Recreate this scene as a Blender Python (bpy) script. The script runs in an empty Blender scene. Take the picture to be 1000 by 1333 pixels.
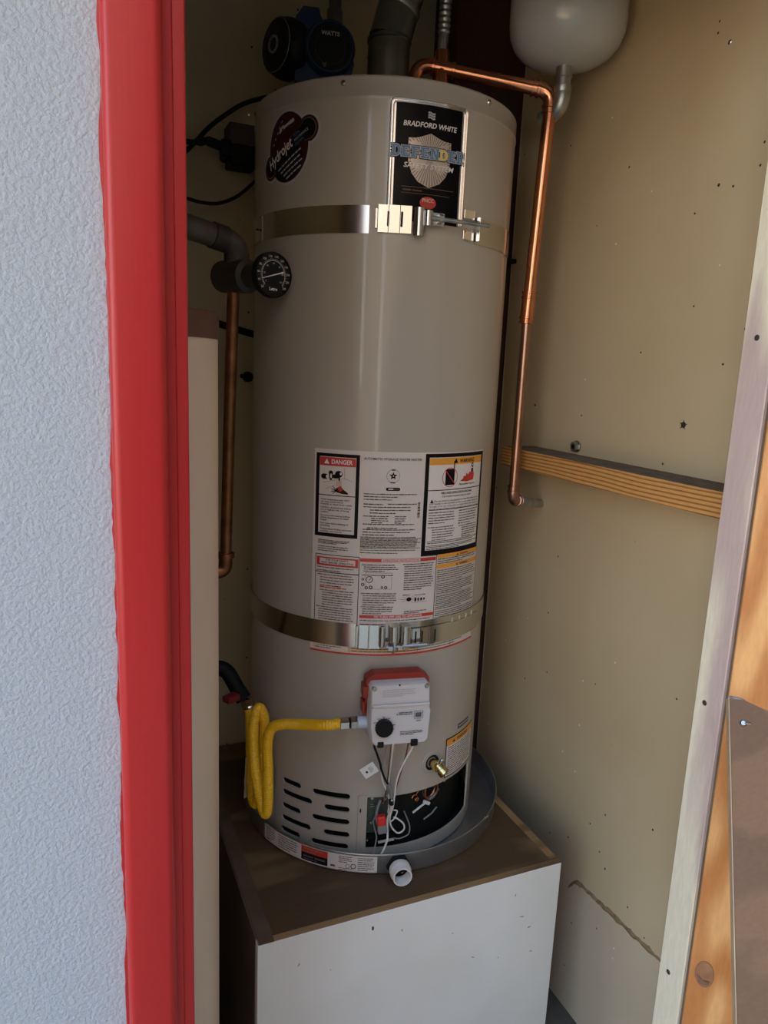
import bpy, bmesh, math, random
from math import sin, cos, pi, radians as rad, atan2, hypot
from mathutils import Vector, Matrix, geometry

random.seed(7)
S = bpy.context.scene
COL = S.collection

# ------------------------------------------------------------------ camera
CAM = Vector((-0.5966, -1.4396, 1.47))
def make_camera(f=950.0, pitch=11.17, roll=2.45, yaw=23.56):
    p, r, y = rad(pitch), rad(roll), rad(yaw)
    fw = Vector((sin(y)*cos(p), cos(y)*cos(p), -sin(p)))
    rt = Vector((cos(y), -sin(y), 0)); up = rt.cross(fw)
    R = cos(r)*rt + sin(r)*up; U = -sin(r)*rt + cos(r)*up
    cd = bpy.data.cameras.new('camera'); co = bpy.data.objects.new('camera', cd); COL.objects.link(co)
    cd.sensor_fit = 'AUTO'; cd.sensor_width = 36.0; cd.lens = f/1333.0*36.0; cd.clip_start = 0.01
    m = Matrix((R, U, -fw)).transposed().to_4x4(); m.translation = CAM
    co.matrix_world = m; S.camera = co
make_camera()

# ------------------------------------------------------------------ light
SKY = [(0.0, (0.98, 0.96, 0.90)), (0.30, (0.66, 0.82, 0.98)), (0.75, (0.20, 0.47, 0.95))]; SKY_STRENGTH = 1.6   # pale horizon to blue zenith
SUN_STRENGTH = 13.0
S.view_settings.view_transform = 'Standard'; S.view_settings.look = 'None'
S.view_settings.gamma = 1.0; S.view_settings.use_curve_mapping = False
S.view_settings.exposure = 1.32
w = bpy.data.worlds.new('sky'); S.world = w; w.use_nodes = True
bg = w.node_tree.nodes['Background']; bg.inputs['Strength'].default_value = SKY_STRENGTH
wt = w.node_tree; tcw = wt.nodes.new('ShaderNodeTexCoord'); sx_ = wt.nodes.new('ShaderNodeSeparateXYZ'); rw = wt.nodes.new('ShaderNodeValToRGB')
wt.links.new(tcw.outputs['Generated'], sx_.inputs[0]); wt.links.new(sx_.outputs['Z'], rw.inputs['Fac']); wt.links.new(rw.outputs['Color'], bg.inputs['Color'])
rw.color_ramp.elements[0].position = SKY[0][0]; rw.color_ramp.elements[0].color = (*SKY[0][1], 1); rw.color_ramp.elements[1].position = SKY[2][0]; rw.color_ramp.elements[1].color = (*SKY[2][1], 1)
el_ = rw.color_ramp.elements.new(SKY[1][0]); el_.color = (*SKY[1][1], 1)
sd = bpy.data.lights.new('sun', 'SUN'); so = bpy.data.objects.new('sun', sd); COL.objects.link(so)
sd.energy = SUN_STRENGTH; sd.angle = rad(0.6); sd.color = (1.0, 0.93, 0.82)
so.rotation_euler = Vector((-0.72, -0.62, -1.0)).to_track_quat('-Z', 'Y').to_euler(); so.location = (1, 4, 6)
S.cycles.max_bounces = 8; S.cycles.diffuse_bounces = 5; S.cycles.glossy_bounces = 4
S.cycles.sample_clamp_indirect = 6.0
S.cycles.use_denoising = True

# ------------------------------------------------------------------ materials
MATS = {}
def mat(name, col, rough=0.5, metal=0.0, var=None, vscale=8.0, bump=0.0, bscale=60.0, coat=0.0, stretch=(1, 1, 1), spec=0.5, detail=4.0, ramp=(0.35, 0.65)):
    if name in MATS: return MATS[name]
    m = bpy.data.materials.new(name); m.use_nodes = True; nt = m.node_tree; N = nt.nodes; L = nt.links
    b = N['Principled BSDF']
    b.inputs['Base Color'].default_value = (*col, 1); b.inputs['Roughness'].default_value = rough; b.inputs['Metallic'].default_value = metal
    b.inputs['Coat Weight'].default_value = coat; b.inputs['Coat Roughness'].default_value = 0.08
    b.inputs['Specular IOR Level'].default_value = spec
    if var or bump:
        tc = N.new('ShaderNodeTexCoord'); mp = N.new('ShaderNodeMapping'); mp.inputs['Scale'].default_value = stretch
        L.new(tc.outputs['Object'], mp.inputs['Vector'])
    if var:
        n = N.new('ShaderNodeTexNoise'); n.inputs['Scale'].default_value = vscale; n.inputs['Detail'].default_value = detail
        L.new(mp.outputs['Vector'], n.inputs['Vector'])
        r = N.new('ShaderNodeValToRGB'); r.color_ramp.elements[0].position, r.color_ramp.elements[1].position = ramp
        r.color_ramp.elements[0].color = (*col, 1); r.color_ramp.elements[1].color = (*var, 1)
        L.new(n.outputs['Fac'], r.inputs['Fac']); L.new(r.outputs['Color'], b.inputs['Base Color'])
    if bump:
        n2 = N.new('ShaderNodeTexNoise'); n2.inputs['Scale'].default_value = bscale; n2.inputs['Detail'].default_value = 3
        L.new(mp.outputs['Vector'], n2.inputs['Vector'])
        bp = N.new('ShaderNodeBump'); bp.inputs['Strength'].default_value = bump; bp.inputs['Distance'].default_value = 0.004
        L.new(n2.outputs['Fac'], bp.inputs['Height']); L.new(bp.outputs['Normal'], b.inputs['Normal'])
    MATS[name] = m; return m

def wood(name, light, dark, scale=26.0, axis=1, rough=0.55, distort=2.2, stretch=0.07, sharp=(0.3, 0.75), across=1.0, lines=None):
    """grain lines running along one object axis"""
    m = bpy.data.materials.new(name); m.use_nodes = True; nt = m.node_tree; N = nt.nodes; L = nt.links
    b = N['Principled BSDF']; b.inputs['Roughness'].default_value = rough
    tc = N.new('ShaderNodeTexCoord'); mp = N.new('ShaderNodeMapping')
    s = [across]*3; s[axis] = stretch; mp.inputs['Scale'].default_value = s
    L.new(tc.outputs['Object'], mp.inputs['Vector'])
    n = N.new('ShaderNodeTexNoise'); n.inputs['Scale'].default_value = 9; n.inputs['Detail'].default_value = 2
    L.new(mp.outputs['Vector'], n.inputs['Vector'])
    wv = N.new('ShaderNodeMath'); wv.operation = 'MULTIPLY'; wv.inputs[1].default_value = scale
    L.new(n.outputs['Fac'], wv.inputs[0])
    src = wv
    if lines:
        sp = N.new('ShaderNodeSeparateXYZ'); L.new(tc.outputs['Object'], sp.inputs[0])
        ma = N.new('ShaderNodeMath'); ma.operation = 'MULTIPLY_ADD'; ma.inputs[1].default_value = lines[1]
        L.new(sp.outputs[lines[0]], ma.inputs[0]); L.new(wv.outputs[0], ma.inputs[2]); src = ma
    sn = N.new('ShaderNodeMath'); sn.operation = 'SINE'; L.new(src.outputs[0], sn.inputs[0])
    mr = N.new('ShaderNodeMapRange'); mr.inputs['From Min'].default_value = -1; L.new(sn.outputs[0], mr.inputs['Value'])
    r = N.new('ShaderNodeValToRGB'); r.color_ramp.elements[0].position, r.color_ramp.elements[1].position = sharp
    r.color_ramp.elements[0].color = (*light, 1); r.color_ramp.elements[1].color = (*dark, 1)
    L.new(mr.outputs['Result'], r.inputs['Fac'])
    n3 = N.new('ShaderNodeTexNoise'); n3.inputs['Scale'].default_value = 220; n3.inputs['Detail'].default_value = 2
    L.new(mp.outputs['Vector'], n3.inputs['Vector'])
    mx = N.new('ShaderNodeMixRGB'); mx.blend_type = 'MULTIPLY'; mx.inputs['Fac'].default_value = 0.25
    L.new(r.outputs['Color'], mx.inputs['Color1']); L.new(n3.outputs['Fac'], mx.inputs['Color2'])
    L.new(mx.outputs['Color'], b.inputs['Base Color'])
    bp = N.new('ShaderNodeBump'); bp.inputs['Strength'].default_value = 0.15; bp.inputs['Distance'].default_value = 0.002
    L.new(n3.outputs['Fac'], bp.inputs['Height']); L.new(bp.outputs['Normal'], b.inputs['Normal'])
    MATS[name] = m; return m

def stucco_mat():
    m = bpy.data.materials.new('stucco'); m.use_nodes = True; N = m.node_tree.nodes; L = m.node_tree.links
    b = N['Principled BSDF']; b.inputs['Base Color'].default_value = (0.47, 0.505, 0.53, 1); b.inputs['Roughness'].default_value = 0.7
    tc = N.new('ShaderNodeTexCoord')
    n = N.new('ShaderNodeTexNoise'); n.inputs['Scale'].default_value = 210; n.inputs['Detail'].default_value = 3; n.inputs['Distortion'].default_value = 0.15
    L.new(tc.outputs['Object'], n.inputs['Vector'])
    n2 = N.new('ShaderNodeTexNoise'); n2.inputs['Scale'].default_value = 75; n2.inputs['Detail'].default_value = 2
    L.new(tc.outputs['Object'], n2.inputs['Vector'])
    r = N.new('ShaderNodeValToRGB'); r.color_ramp.elements[0].position = 0.36; r.color_ramp.elements[1].position = 0.6
    L.new(n.outputs['Fac'], r.inputs['Fac'])
    ad = N.new('ShaderNodeMath'); ad.operation = 'ADD'; L.new(r.outputs['Color'], ad.inputs[0]); L.new(n2.outputs['Fac'], ad.inputs[1])
    bp = N.new('ShaderNodeBump'); bp.inputs['Strength'].default_value = 0.42; bp.inputs['Distance'].default_value = 0.0016
    L.new(ad.outputs[0], bp.inputs['Height']); L.new(bp.outputs['Normal'], b.inputs['Normal'])
    MATS['stucco'] = m; return m

def board_mat(name, base, var, speck):
    """gypsum board: soft mottling plus small dark and pale flecks"""
    m = bpy.data.materials.new(name); m.use_nodes = True; N = m.node_tree.nodes; L = m.node_tree.links
    b = N['Principled BSDF']; b.inputs['Roughness'].default_value = 0.75
    tc = N.new('ShaderNodeTexCoord')
    n = N.new('ShaderNodeTexNoise'); n.inputs['Scale'].default_value = 3.5; n.inputs['Detail'].default_value = 5
    L.new(tc.outputs['Object'], n.inputs['Vector'])
    r = N.new('ShaderNodeValToRGB'); r.color_ramp.elements[0].position = 0.3; r.color_ramp.elements[1].position = 0.7
    r.color_ramp.elements[0].color = (*base, 1); r.color_ramp.elements[1].color = (*var, 1); L.new(n.outputs['Fac'], r.inputs['Fac'])
    v = N.new('ShaderNodeTexVoronoi'); v.inputs['Scale'].default_value = 22; v.inputs['Randomness'].default_value = 1
    L.new(tc.outputs['Object'], v.inputs['Vector'])
    lt = N.new('ShaderNodeMath'); lt.operation = 'LESS_THAN'; lt.inputs[1].default_value = 0.05; L.new(v.outputs['Distance'], lt.inputs[0])
    mx = N.new('ShaderNodeMixRGB'); L.new(lt.outputs[0], mx.inputs['Fac']); L.new(r.outputs['Color'], mx.inputs['Color1'])
    rr = N.new('ShaderNodeValToRGB'); rr.color_ramp.interpolation = 'CONSTANT'
    rr.color_ramp.elements[0].color = (*speck, 1); rr.color_ramp.elements[1].position = 0.62; rr.color_ramp.elements[1].color = (0.85, 0.82, 0.75, 1)
    L.new(v.outputs['Color'], rr.inputs['Fac']); L.new(rr.outputs['Color'], mx.inputs['Color2'])
    L.new(mx.outputs['Color'], b.inputs['Base Color'])
    n2 = N.new('ShaderNodeTexNoise'); n2.inputs['Scale'].default_value = 90; L.new(tc.outputs['Object'], n2.inputs['Vector'])
    bp = N.new('ShaderNodeBump'); bp.inputs['Strength'].default_value = 0.12; bp.inputs['Distance'].default_value = 0.002
    L.new(n2.outputs['Fac'], bp.inputs['Height']); L.new(bp.outputs['Normal'], b.inputs['Normal'])
    MATS[name] = m; return m

M_stucco = stucco_mat()
M_drywall = board_mat('drywall', (0.58, 0.44, 0.25), (0.65, 0.51, 0.31), (0.06, 0.045, 0.03))
M_patch = board_mat('drywall_patch', (0.60, 0.47, 0.31), (0.66, 0.53, 0.37), (0.12, 0.10, 0.08))
M_backwall = board_mat('back_board', (0.56, 0.485, 0.30), (0.64, 0.56, 0.37), (0.05, 0.04, 0.03))
M_paper = mat('torn_paper', (0.22, 0.13, 0.06), 0.9, var=(0.36, 0.24, 0.13), vscale=60, bump=0.6, bscale=120)
M_red = mat('red_paint', (0.50, 0.022, 0.020), 0.33, var=(0.42, 0.016, 0.015), vscale=6, bump=0.08, bscale=70, stretch=(1, 1, 0.1))
M_concrete = mat('concrete', (0.20, 0.17, 0.14), 0.85, var=(0.10, 0.085, 0.07), vscale=6, bump=0.3)
M_yard = mat('yard_paving', (0.50, 0.37, 0.24), 0.9, var=(0.42, 0.31, 0.20), vscale=3, bump=0.3)
M_blockbrown = mat('blocker_brown', (0.13, 0.09, 0.055), 0.8, var=(0.10, 0.07, 0.045), vscale=5, stretch=(1, 1, .1))  # dark brown for the added light blockers on the left and overhead
M_blockwall = mat('blocker_wall', (0.22, 0.17, 0.13), 0.8, var=(0.18, 0.14, 0.10), vscale=3)  # for the added walls that hold back light
M_ceiling = mat('ceiling_board', (0.42, 0.38, 0.31), 0.8, var=(0.5, 0.45, 0.38), vscale=4)
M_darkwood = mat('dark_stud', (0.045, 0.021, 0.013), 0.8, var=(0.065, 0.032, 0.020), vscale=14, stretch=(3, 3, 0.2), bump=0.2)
M_pine = wood('pine_cleat', (0.82, 0.42, 0.13), (0.40, 0.155, 0.035), 15, axis=1, stretch=0.30, sharp=(0.45, 0.98), across=0.5, lines=(2, 820))
M_orange = wood('orange_fir', (0.98, 0.50, 0.18), (0.66, 0.25, 0.065), 17, axis=2, stretch=0.22, sharp=(0.55, 0.98), distort=1)
M_whitewash = wood('whitewashed_wood', (0.95, 0.85, 0.64), (0.66, 0.50, 0.45), 12, axis=2, stretch=0.16, sharp=(0.55, 0.95))
M_plank = wood('weathered_plank', (0.30, 0.150, 0.062), (0.23, 0.115, 0.048), 14, axis=0, stretch=0.1)
M_rawedge = mat('raw_edge', (0.62, 0.46, 0.29), 0.7, var=(0.5, 0.36, 0.22), vscale=30)
M_ply = wood('stained_plywood', (0.22, 0.125, 0.05), (0.11, 0.06, 0.025), 14, axis=0, rough=0.6, stretch=0.25)
M_plyedge = wood('plywood_edge', (0.42, 0.24, 0.10), (0.20, 0.11, 0.05), 20, axis=0, stretch=0.1)
M_whitepanel = mat('white_paint', (0.84, 0.80, 0.72), 0.5, var=(0.78, 0.74, 0.65), vscale=5, bump=0.08, bscale=40)
M_dust = mat('dusty_top', (0.13, 0.10, 0.07), 0.9, var=(0.20, 0.155, 0.11), vscale=30)
M_jacket = mat('grey_enamel', (0.42, 0.37, 0.30), 0.32, coat=0.5, var=(0.44, 0.39, 0.32), vscale=3)
M_jacket2 = mat('grey_enamel_cap', (0.41, 0.367, 0.313), 0.3, coat=0.4)
M_inner = mat('matte_black', (0.008, 0.009, 0.008), 0.6, spec=.2)  # near-black for the chamber, brackets and pieces drawn as slots and bores
M_green = mat('green_steel', (0.055, 0.075, 0.06), 0.4, metal=0.5, var=(0.09, 0.12, 0.10), vscale=20)
M_steel = mat('zinc_steel', (0.66, 0.64, 0.60), 0.17, metal=1.0, var=(0.60, 0.58, 0.54), vscale=12)
M_bright = mat('bright_zinc', (0.88, 0.85, 0.80), 0.10, metal=1.0)
M_galv = mat('galvanised', (0.50, 0.52, 0.50), 0.38, metal=0.9, var=(0.36, 0.38, 0.37), vscale=45)
M_flue = mat('flue_metal', (0.30, 0.32, 0.28), 0.33, metal=0.9, var=(0.20, 0.22, 0.19), vscale=14)
M_pangalv = mat('pan_metal', (0.42, 0.42, 0.40), 0.36, metal=0.85, var=(0.34, 0.34, 0.33), vscale=22)
M_copper = mat('copper', (0.83, 0.36, 0.19), 0.22, metal=1.0, var=(0.72, 0.29, 0.15), vscale=16)
M_copperdull = mat('copper_dull', (0.47, 0.27, 0.185), 0.28, metal=1.0, var=(0.38, 0.22, 0.16), vscale=14)
M_copperold = mat('copper_tarnished', (0.36, 0.16, 0.065), 0.42, metal=0.9, var=(0.20, 0.085, 0.04), vscale=30)
M_brass = mat('brass', (0.70, 0.50, 0.20), 0.25, metal=1.0)
M_black = mat('black_rubber', (0.007, 0.007, 0.0075), 0.5, spec=.25)
M_blackiron = mat('black_iron', (0.008, 0.007, 0.007), 0.6, bump=0.2, spec=.2)
M_darkfit = mat('dark_fitting', (0.035, 0.028, 0.022), 0.5, var=(0.055, 0.045, 0.035), vscale=20)
M_abs = mat('dark_pipe', (0.075, 0.065, 0.05), 0.5, var=(0.11, 0.095, 0.075), vscale=18)
M_yellow = mat('yellow_coating', (0.92, 0.50, 0.012), 0.38)
M_valvegrey = mat('light_grey_plastic', (0.62, 0.57, 0.54), 0.42)
M_valvered = mat('red_plastic', (0.30, 0.026, 0.012), 0.42)
M_redplug = mat('red_connector', (0.72, 0.03, 0.025), 0.45)
M_ltblue = mat('pale_blue_fitting', (0.50, 0.56, 0.62), 0.4)
M_blue = mat('blue_paint', (0.005, 0.032, 0.085), 0.45)
M_cream = mat('cream_paint', (0.84, 0.68, 0.50), 0.5, var=(0.74, 0.58, 0.42), vscale=4, stretch=(1, 1, 0.4))
M_brown = mat('brown_cap', (0.15, 0.065, 0.035), 0.55, var=(0.11, 0.05, 0.03), vscale=12)
M_brownbox = mat('brown_plastic', (0.055, 0.030, 0.022), 0.5)
M_tank = mat('grey_tank_paint', (0.50, 0.51, 0.49), 0.22, coat=0.3)
M_pvc = mat('white_pvc', (0.74, 0.68, 0.60), 0.35)
M_wire = mat('white_wire', (0.72, 0.70, 0.65), 0.45)
M_greywire = mat('grey_wire', (0.22, 0.22, 0.21), 0.45)
M_redwire = mat('dark_red_wire', (0.16, 0.03, 0.02), 0.45)
M_screw = mat('screw_metal', (0.55, 0.53, 0.48), 0.25, metal=1.0)
M_nail = mat('rusty_nail', (0.06, 0.045, 0.035), 0.6, metal=0.4)
# print
M_lpaper = mat('label_paper', (0.68, 0.60, 0.53), 0.45, spec=.35)
M_lwhite = mat('label_white', (0.74, 0.68, 0.62), 0.5, spec=.3)
M_pblack = mat('print_black', (0.006, 0.0055, 0.006), 0.6, spec=.15)
M_pgrey = mat('print_grey', (0.10, 0.085, 0.075), 0.6, spec=.2)
M_pred = mat('print_red', (0.55, 0.035, 0.025), 0.45)
M_porange = mat('print_orange', (0.78, 0.33, 0.035), 0.45)
M_pmaroon = mat('print_maroon', (0.042, 0.008, 0.006), 0.5, spec=.2)
M_pwhite = mat('print_white', (0.80, 0.76, 0.70), 0.4)
M_pblue = mat('print_blue', (0.10, 0.21, 0.36), 0.4)
M_pyellow = mat('print_yellow', (0.80, 0.56, 0.10), 0.4)
M_psilver = mat('print_silver', (0.62, 0.53, 0.45), 0.3, metal=0.6)
M_psilver2 = mat('print_silver_dark', (0.30, 0.24, 0.20), 0.3, metal=0.6)
M_psteel = mat('print_steel', (0.45, 0.45, 0.45), 0.4)
M_ptan = mat('print_tan', (0.30, 0.17, 0.10), 0.4)
M_trim = mat('silver_trim', (0.80, 0.74, 0.68), 0.18, metal=0.9)
M_glasspanel = mat('black_gloss', (0.004, 0.004, 0.0045), 0.3, spec=.12)

# ------------------------------------------------------------------ mesh building
class MB:
    def __init__(s): s.v = []; s.f = []; s.m = []
    def add(s, vs, fs, mi=0):
        o = len(s.v); s.v += [Vector(p) for p in vs]; s.f += [tuple(o+i for i in f) for f in fs]; s.m += [mi]*len(fs); return s
    def box(s, a, b, mi=0, M=None, bevel=0.0, seg=1):
        bm = bmesh.new(); bmesh.ops.create_cube(bm, size=1)
        for q in bm.verts: q.co = Vector([(a[i]+b[i])/2 + q.co[i]*(b[i]-a[i]) for i in range(3)])
        if bevel: bmesh.ops.bevel(bm, geom=bm.edges[:], offset=bevel, segments=seg, affect='EDGES', profile=0.5)
        bm.verts.index_update()
        s.add([(M @ q.co) if M else q.co.copy() for q in bm.verts], [[q.index for q in f.verts] for f in bm.faces], mi); bm.free(); return s
    def ring(s, c, n, r, seg, ref=None):
        n = n.normalized(); ref = ref or (Vector((0, 0, 1)) if abs(n.z) < 0.9 else Vector((1, 0, 0)))
        u = (ref - n*ref.dot(n)).normalized(); t = n.cross(u)
        return [c + r*(cos(2*pi*k/seg)*u + sin(2*pi*k/seg)*t) for k in range(seg)]
    def tube(s, pts, r, seg=12, mi=0, caps=True):
        pts = [Vector(p) for p in pts]; n = len(pts); rs = r if isinstance(r, (list, tuple)) else [r]*n
        ref = None; rings = []
        for i in range(n):
            d = (pts[min(i+1, n-1)] - pts[max(i-1, 0)]).normalized()
            if ref is None: ref = Vector((0, 0, 1)) if abs(d.z) < 0.9 else Vector((1, 0, 0))
            u = ref - d*ref.dot(d)
            if u.length < 1e-5: u = Vector((1, 0, 0)) - d*d.x
            u.normalize(); ref = u; t = d.cross(u)
            rings.append([pts[i] + rs[i]*(cos(2*pi*k/seg)*u + sin(2*pi*k/seg)*t) for k in range(seg)])
        vs = [p for q in rings for p in q]; fs = []
        for i in range(n-1):
            for k in range(seg):
                a, b = i*seg+k, i*seg+(k+1) % seg; fs.append((a, b, b+seg, a+seg))
        if caps: fs += [tuple(range(seg-1, -1, -1)), tuple(range((n-1)*seg, n*seg))]
        return s.add(vs, fs, mi)
    def cyl(s, a, b, r, seg=20, mi=0, r2=None): return s.tube([a, b], [r, r if r2 is None else r2], seg, mi)
    def lathe(s, prof, o=(0, 0, 0), d=(0, 0, 1), seg=48, mi=0, a0=0, a1=2*pi):
        """prof: list of (r, h) about axis d through o"""
        o = Vector(o); d = Vector(d).normalized(); ref = Vector((1, 0, 0)) if abs(d.x) < 0.9 else Vector((0, 0, 1))
        u = (ref - d*ref.dot(d)).normalized(); t = d.cross(u); full = abs(a1-a0-2*pi) < 1e-6; cnt = seg if full else seg+1
        vs = []; fs = []
        for r, h in prof:
            for k in range(cnt):
                a = a0+(a1-a0)*k/seg; vs.append(o + d*h + r*(cos(a)*u + sin(a)*t))
        for i in range(len(prof)-1):
            for k in range(seg):
                b = (k+1) % cnt; p = i*cnt
                fs.append((p+k, p+b, p+cnt+b, p+cnt+k))
        return s.add(vs, fs, mi)
    def prism(s, poly, M, h0, h1, mi=0):
        """2D polygon in the frame M (columns u, v, w), extruded from w=h0 to w=h1"""
        n = len(poly); vs = [M @ Vector((x, y, h0)) for x, y in poly] + [M @ Vector((x, y, h1)) for x, y in poly]
        fs = [tuple(range(n-1, -1, -1)), tuple(range(n, 2*n))] + [(k, (k+1) % n, n+(k+1) % n, n+k) for k in range(n)]
        return s.add(vs, fs, mi)
    def sphere(s, c, r, mi=0, seg=16, sc=(1, 1, 1)):
        prof = [(max(1e-5, r*sin(pi*i/10)), -r*cos(pi*i/10)) for i in range(11)]
        o = len(s.v); s.lathe(prof, (0, 0, 0), (0, 0, 1), seg, mi); c = Vector(c)
        for i in range(o, len(s.v)): s.v[i] = Vector((s.v[i].x*sc[0], s.v[i].y*sc[1], s.v[i].z*sc[2])) + c
        return s
    def build(s, name, mats, parent=None, smooth=35, origin=None):
        me = bpy.data.meshes.new(name)
        if parent is not None: org = BASE[parent.name]
        elif origin is not None: org = Vector(origin)
        else:
            xs = [p.x for p in s.v]; ys = [p.y for p in s.v]; zs = [p.z for p in s.v]
            org = Vector(((min(xs)+max(xs))/2, (min(ys)+max(ys))/2, min(zs)))
        me.from_pydata([p-org for p in s.v], [], s.f)
        for m in (mats if isinstance(mats, (list, tuple)) else [mats]): me.materials.append(m)
        if any(s.m): me.polygons.foreach_set('material_index', s.m)
        bm = bmesh.new(); bm.from_mesh(me); bmesh.ops.recalc_face_normals(bm, faces=bm.faces[:]); bm.to_mesh(me); bm.free()
        if smooth:
            me.polygons.foreach_set('use_smooth', [True]*len(me.polygons)); me.set_sharp_from_angle(angle=rad(smooth))
        me.update()
        o = bpy.data.objects.new(name, me); COL.objects.link(o)
        if parent is not None: o.parent = parent; BASE[o.name] = org
        else: o.location = org; BASE[o.name] = org
        return o
BASE = {}

def thing(name, label, cat, loc, group=None):
    o = bpy.data.objects.new(name, None); COL.objects.link(o); o.location = loc; o.empty_display_size = 0.05
    o['label'] = label; o['category'] = cat
    if group: o['group'] = group
    BASE[o.name] = Vector(loc); return o
def tag(o, label, cat, group=None):
    o['label'] = label; o['category'] = cat
    if group: o['group'] = group
    return o
def struct(o): o['kind'] = 'structure'; return o
def lab(o, t): o['label'] = t; return o

def smooth_path(pts, n=8):
    """Catmull-Rom through the points"""
    P = [Vector(p) for p in pts]; P = [2*P[0]-P[1]] + P + [2*P[-1]-P[-2]]; out = []
    for i in range(1, len(P)-2):
        for k in range(n):
            t = k/n; a, b, c, d = P[i-1], P[i], P[i+1], P[i+2]
            out.append(0.5*((2*b) + (c-a)*t + (2*a-5*b+4*c-d)*t*t + (3*b-a-3*c+d)*t**3))
    out.append(P[-2]); return out
def resample(pts, step):
    out = [pts[0]]; acc = 0
    for a, b in zip(pts, pts[1:]):
        L = (b-a).length; t = step-acc
        while t <= L: out.append(a + (b-a)*(t/L)); t += step
        acc = (acc + L) % step
    return out
def bend(a, c, b, r, n=8):
    """corner at c between directions to a and b, rounded with radius r"""
    a, b, c = Vector(a), Vector(b), Vector(c); p = c + (a-c).normalized()*r; q = c + (b-c).normalized()*r
    return [(1-t)**2*p + 2*t*(1-t)*c + t*t*q for t in [k/n for k in range(n+1)]]

# heater frame: angle 0 faces the doorway's left half, positive to the right
A0 = rad(-112.51); HR = 0.254
def cp(phi, z, r=HR, c=(0, 0)):
    a = A0 + rad(phi); return Vector((c[0]+r*cos(a), c[1]+r*sin(a), z))
def frame(phi, z, r, c=(0, 0)):
    """u to the right along the jacket, v up, w outward"""
    a = A0+rad(phi); n = Vector((cos(a), sin(a), 0)); t = Vector((-n.y, n.x, 0))
    m = Matrix((t, Vector((0, 0, 1)), n)).transposed().to_4x4(); m.translation = cp(phi, z, r, c); return m

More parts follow.
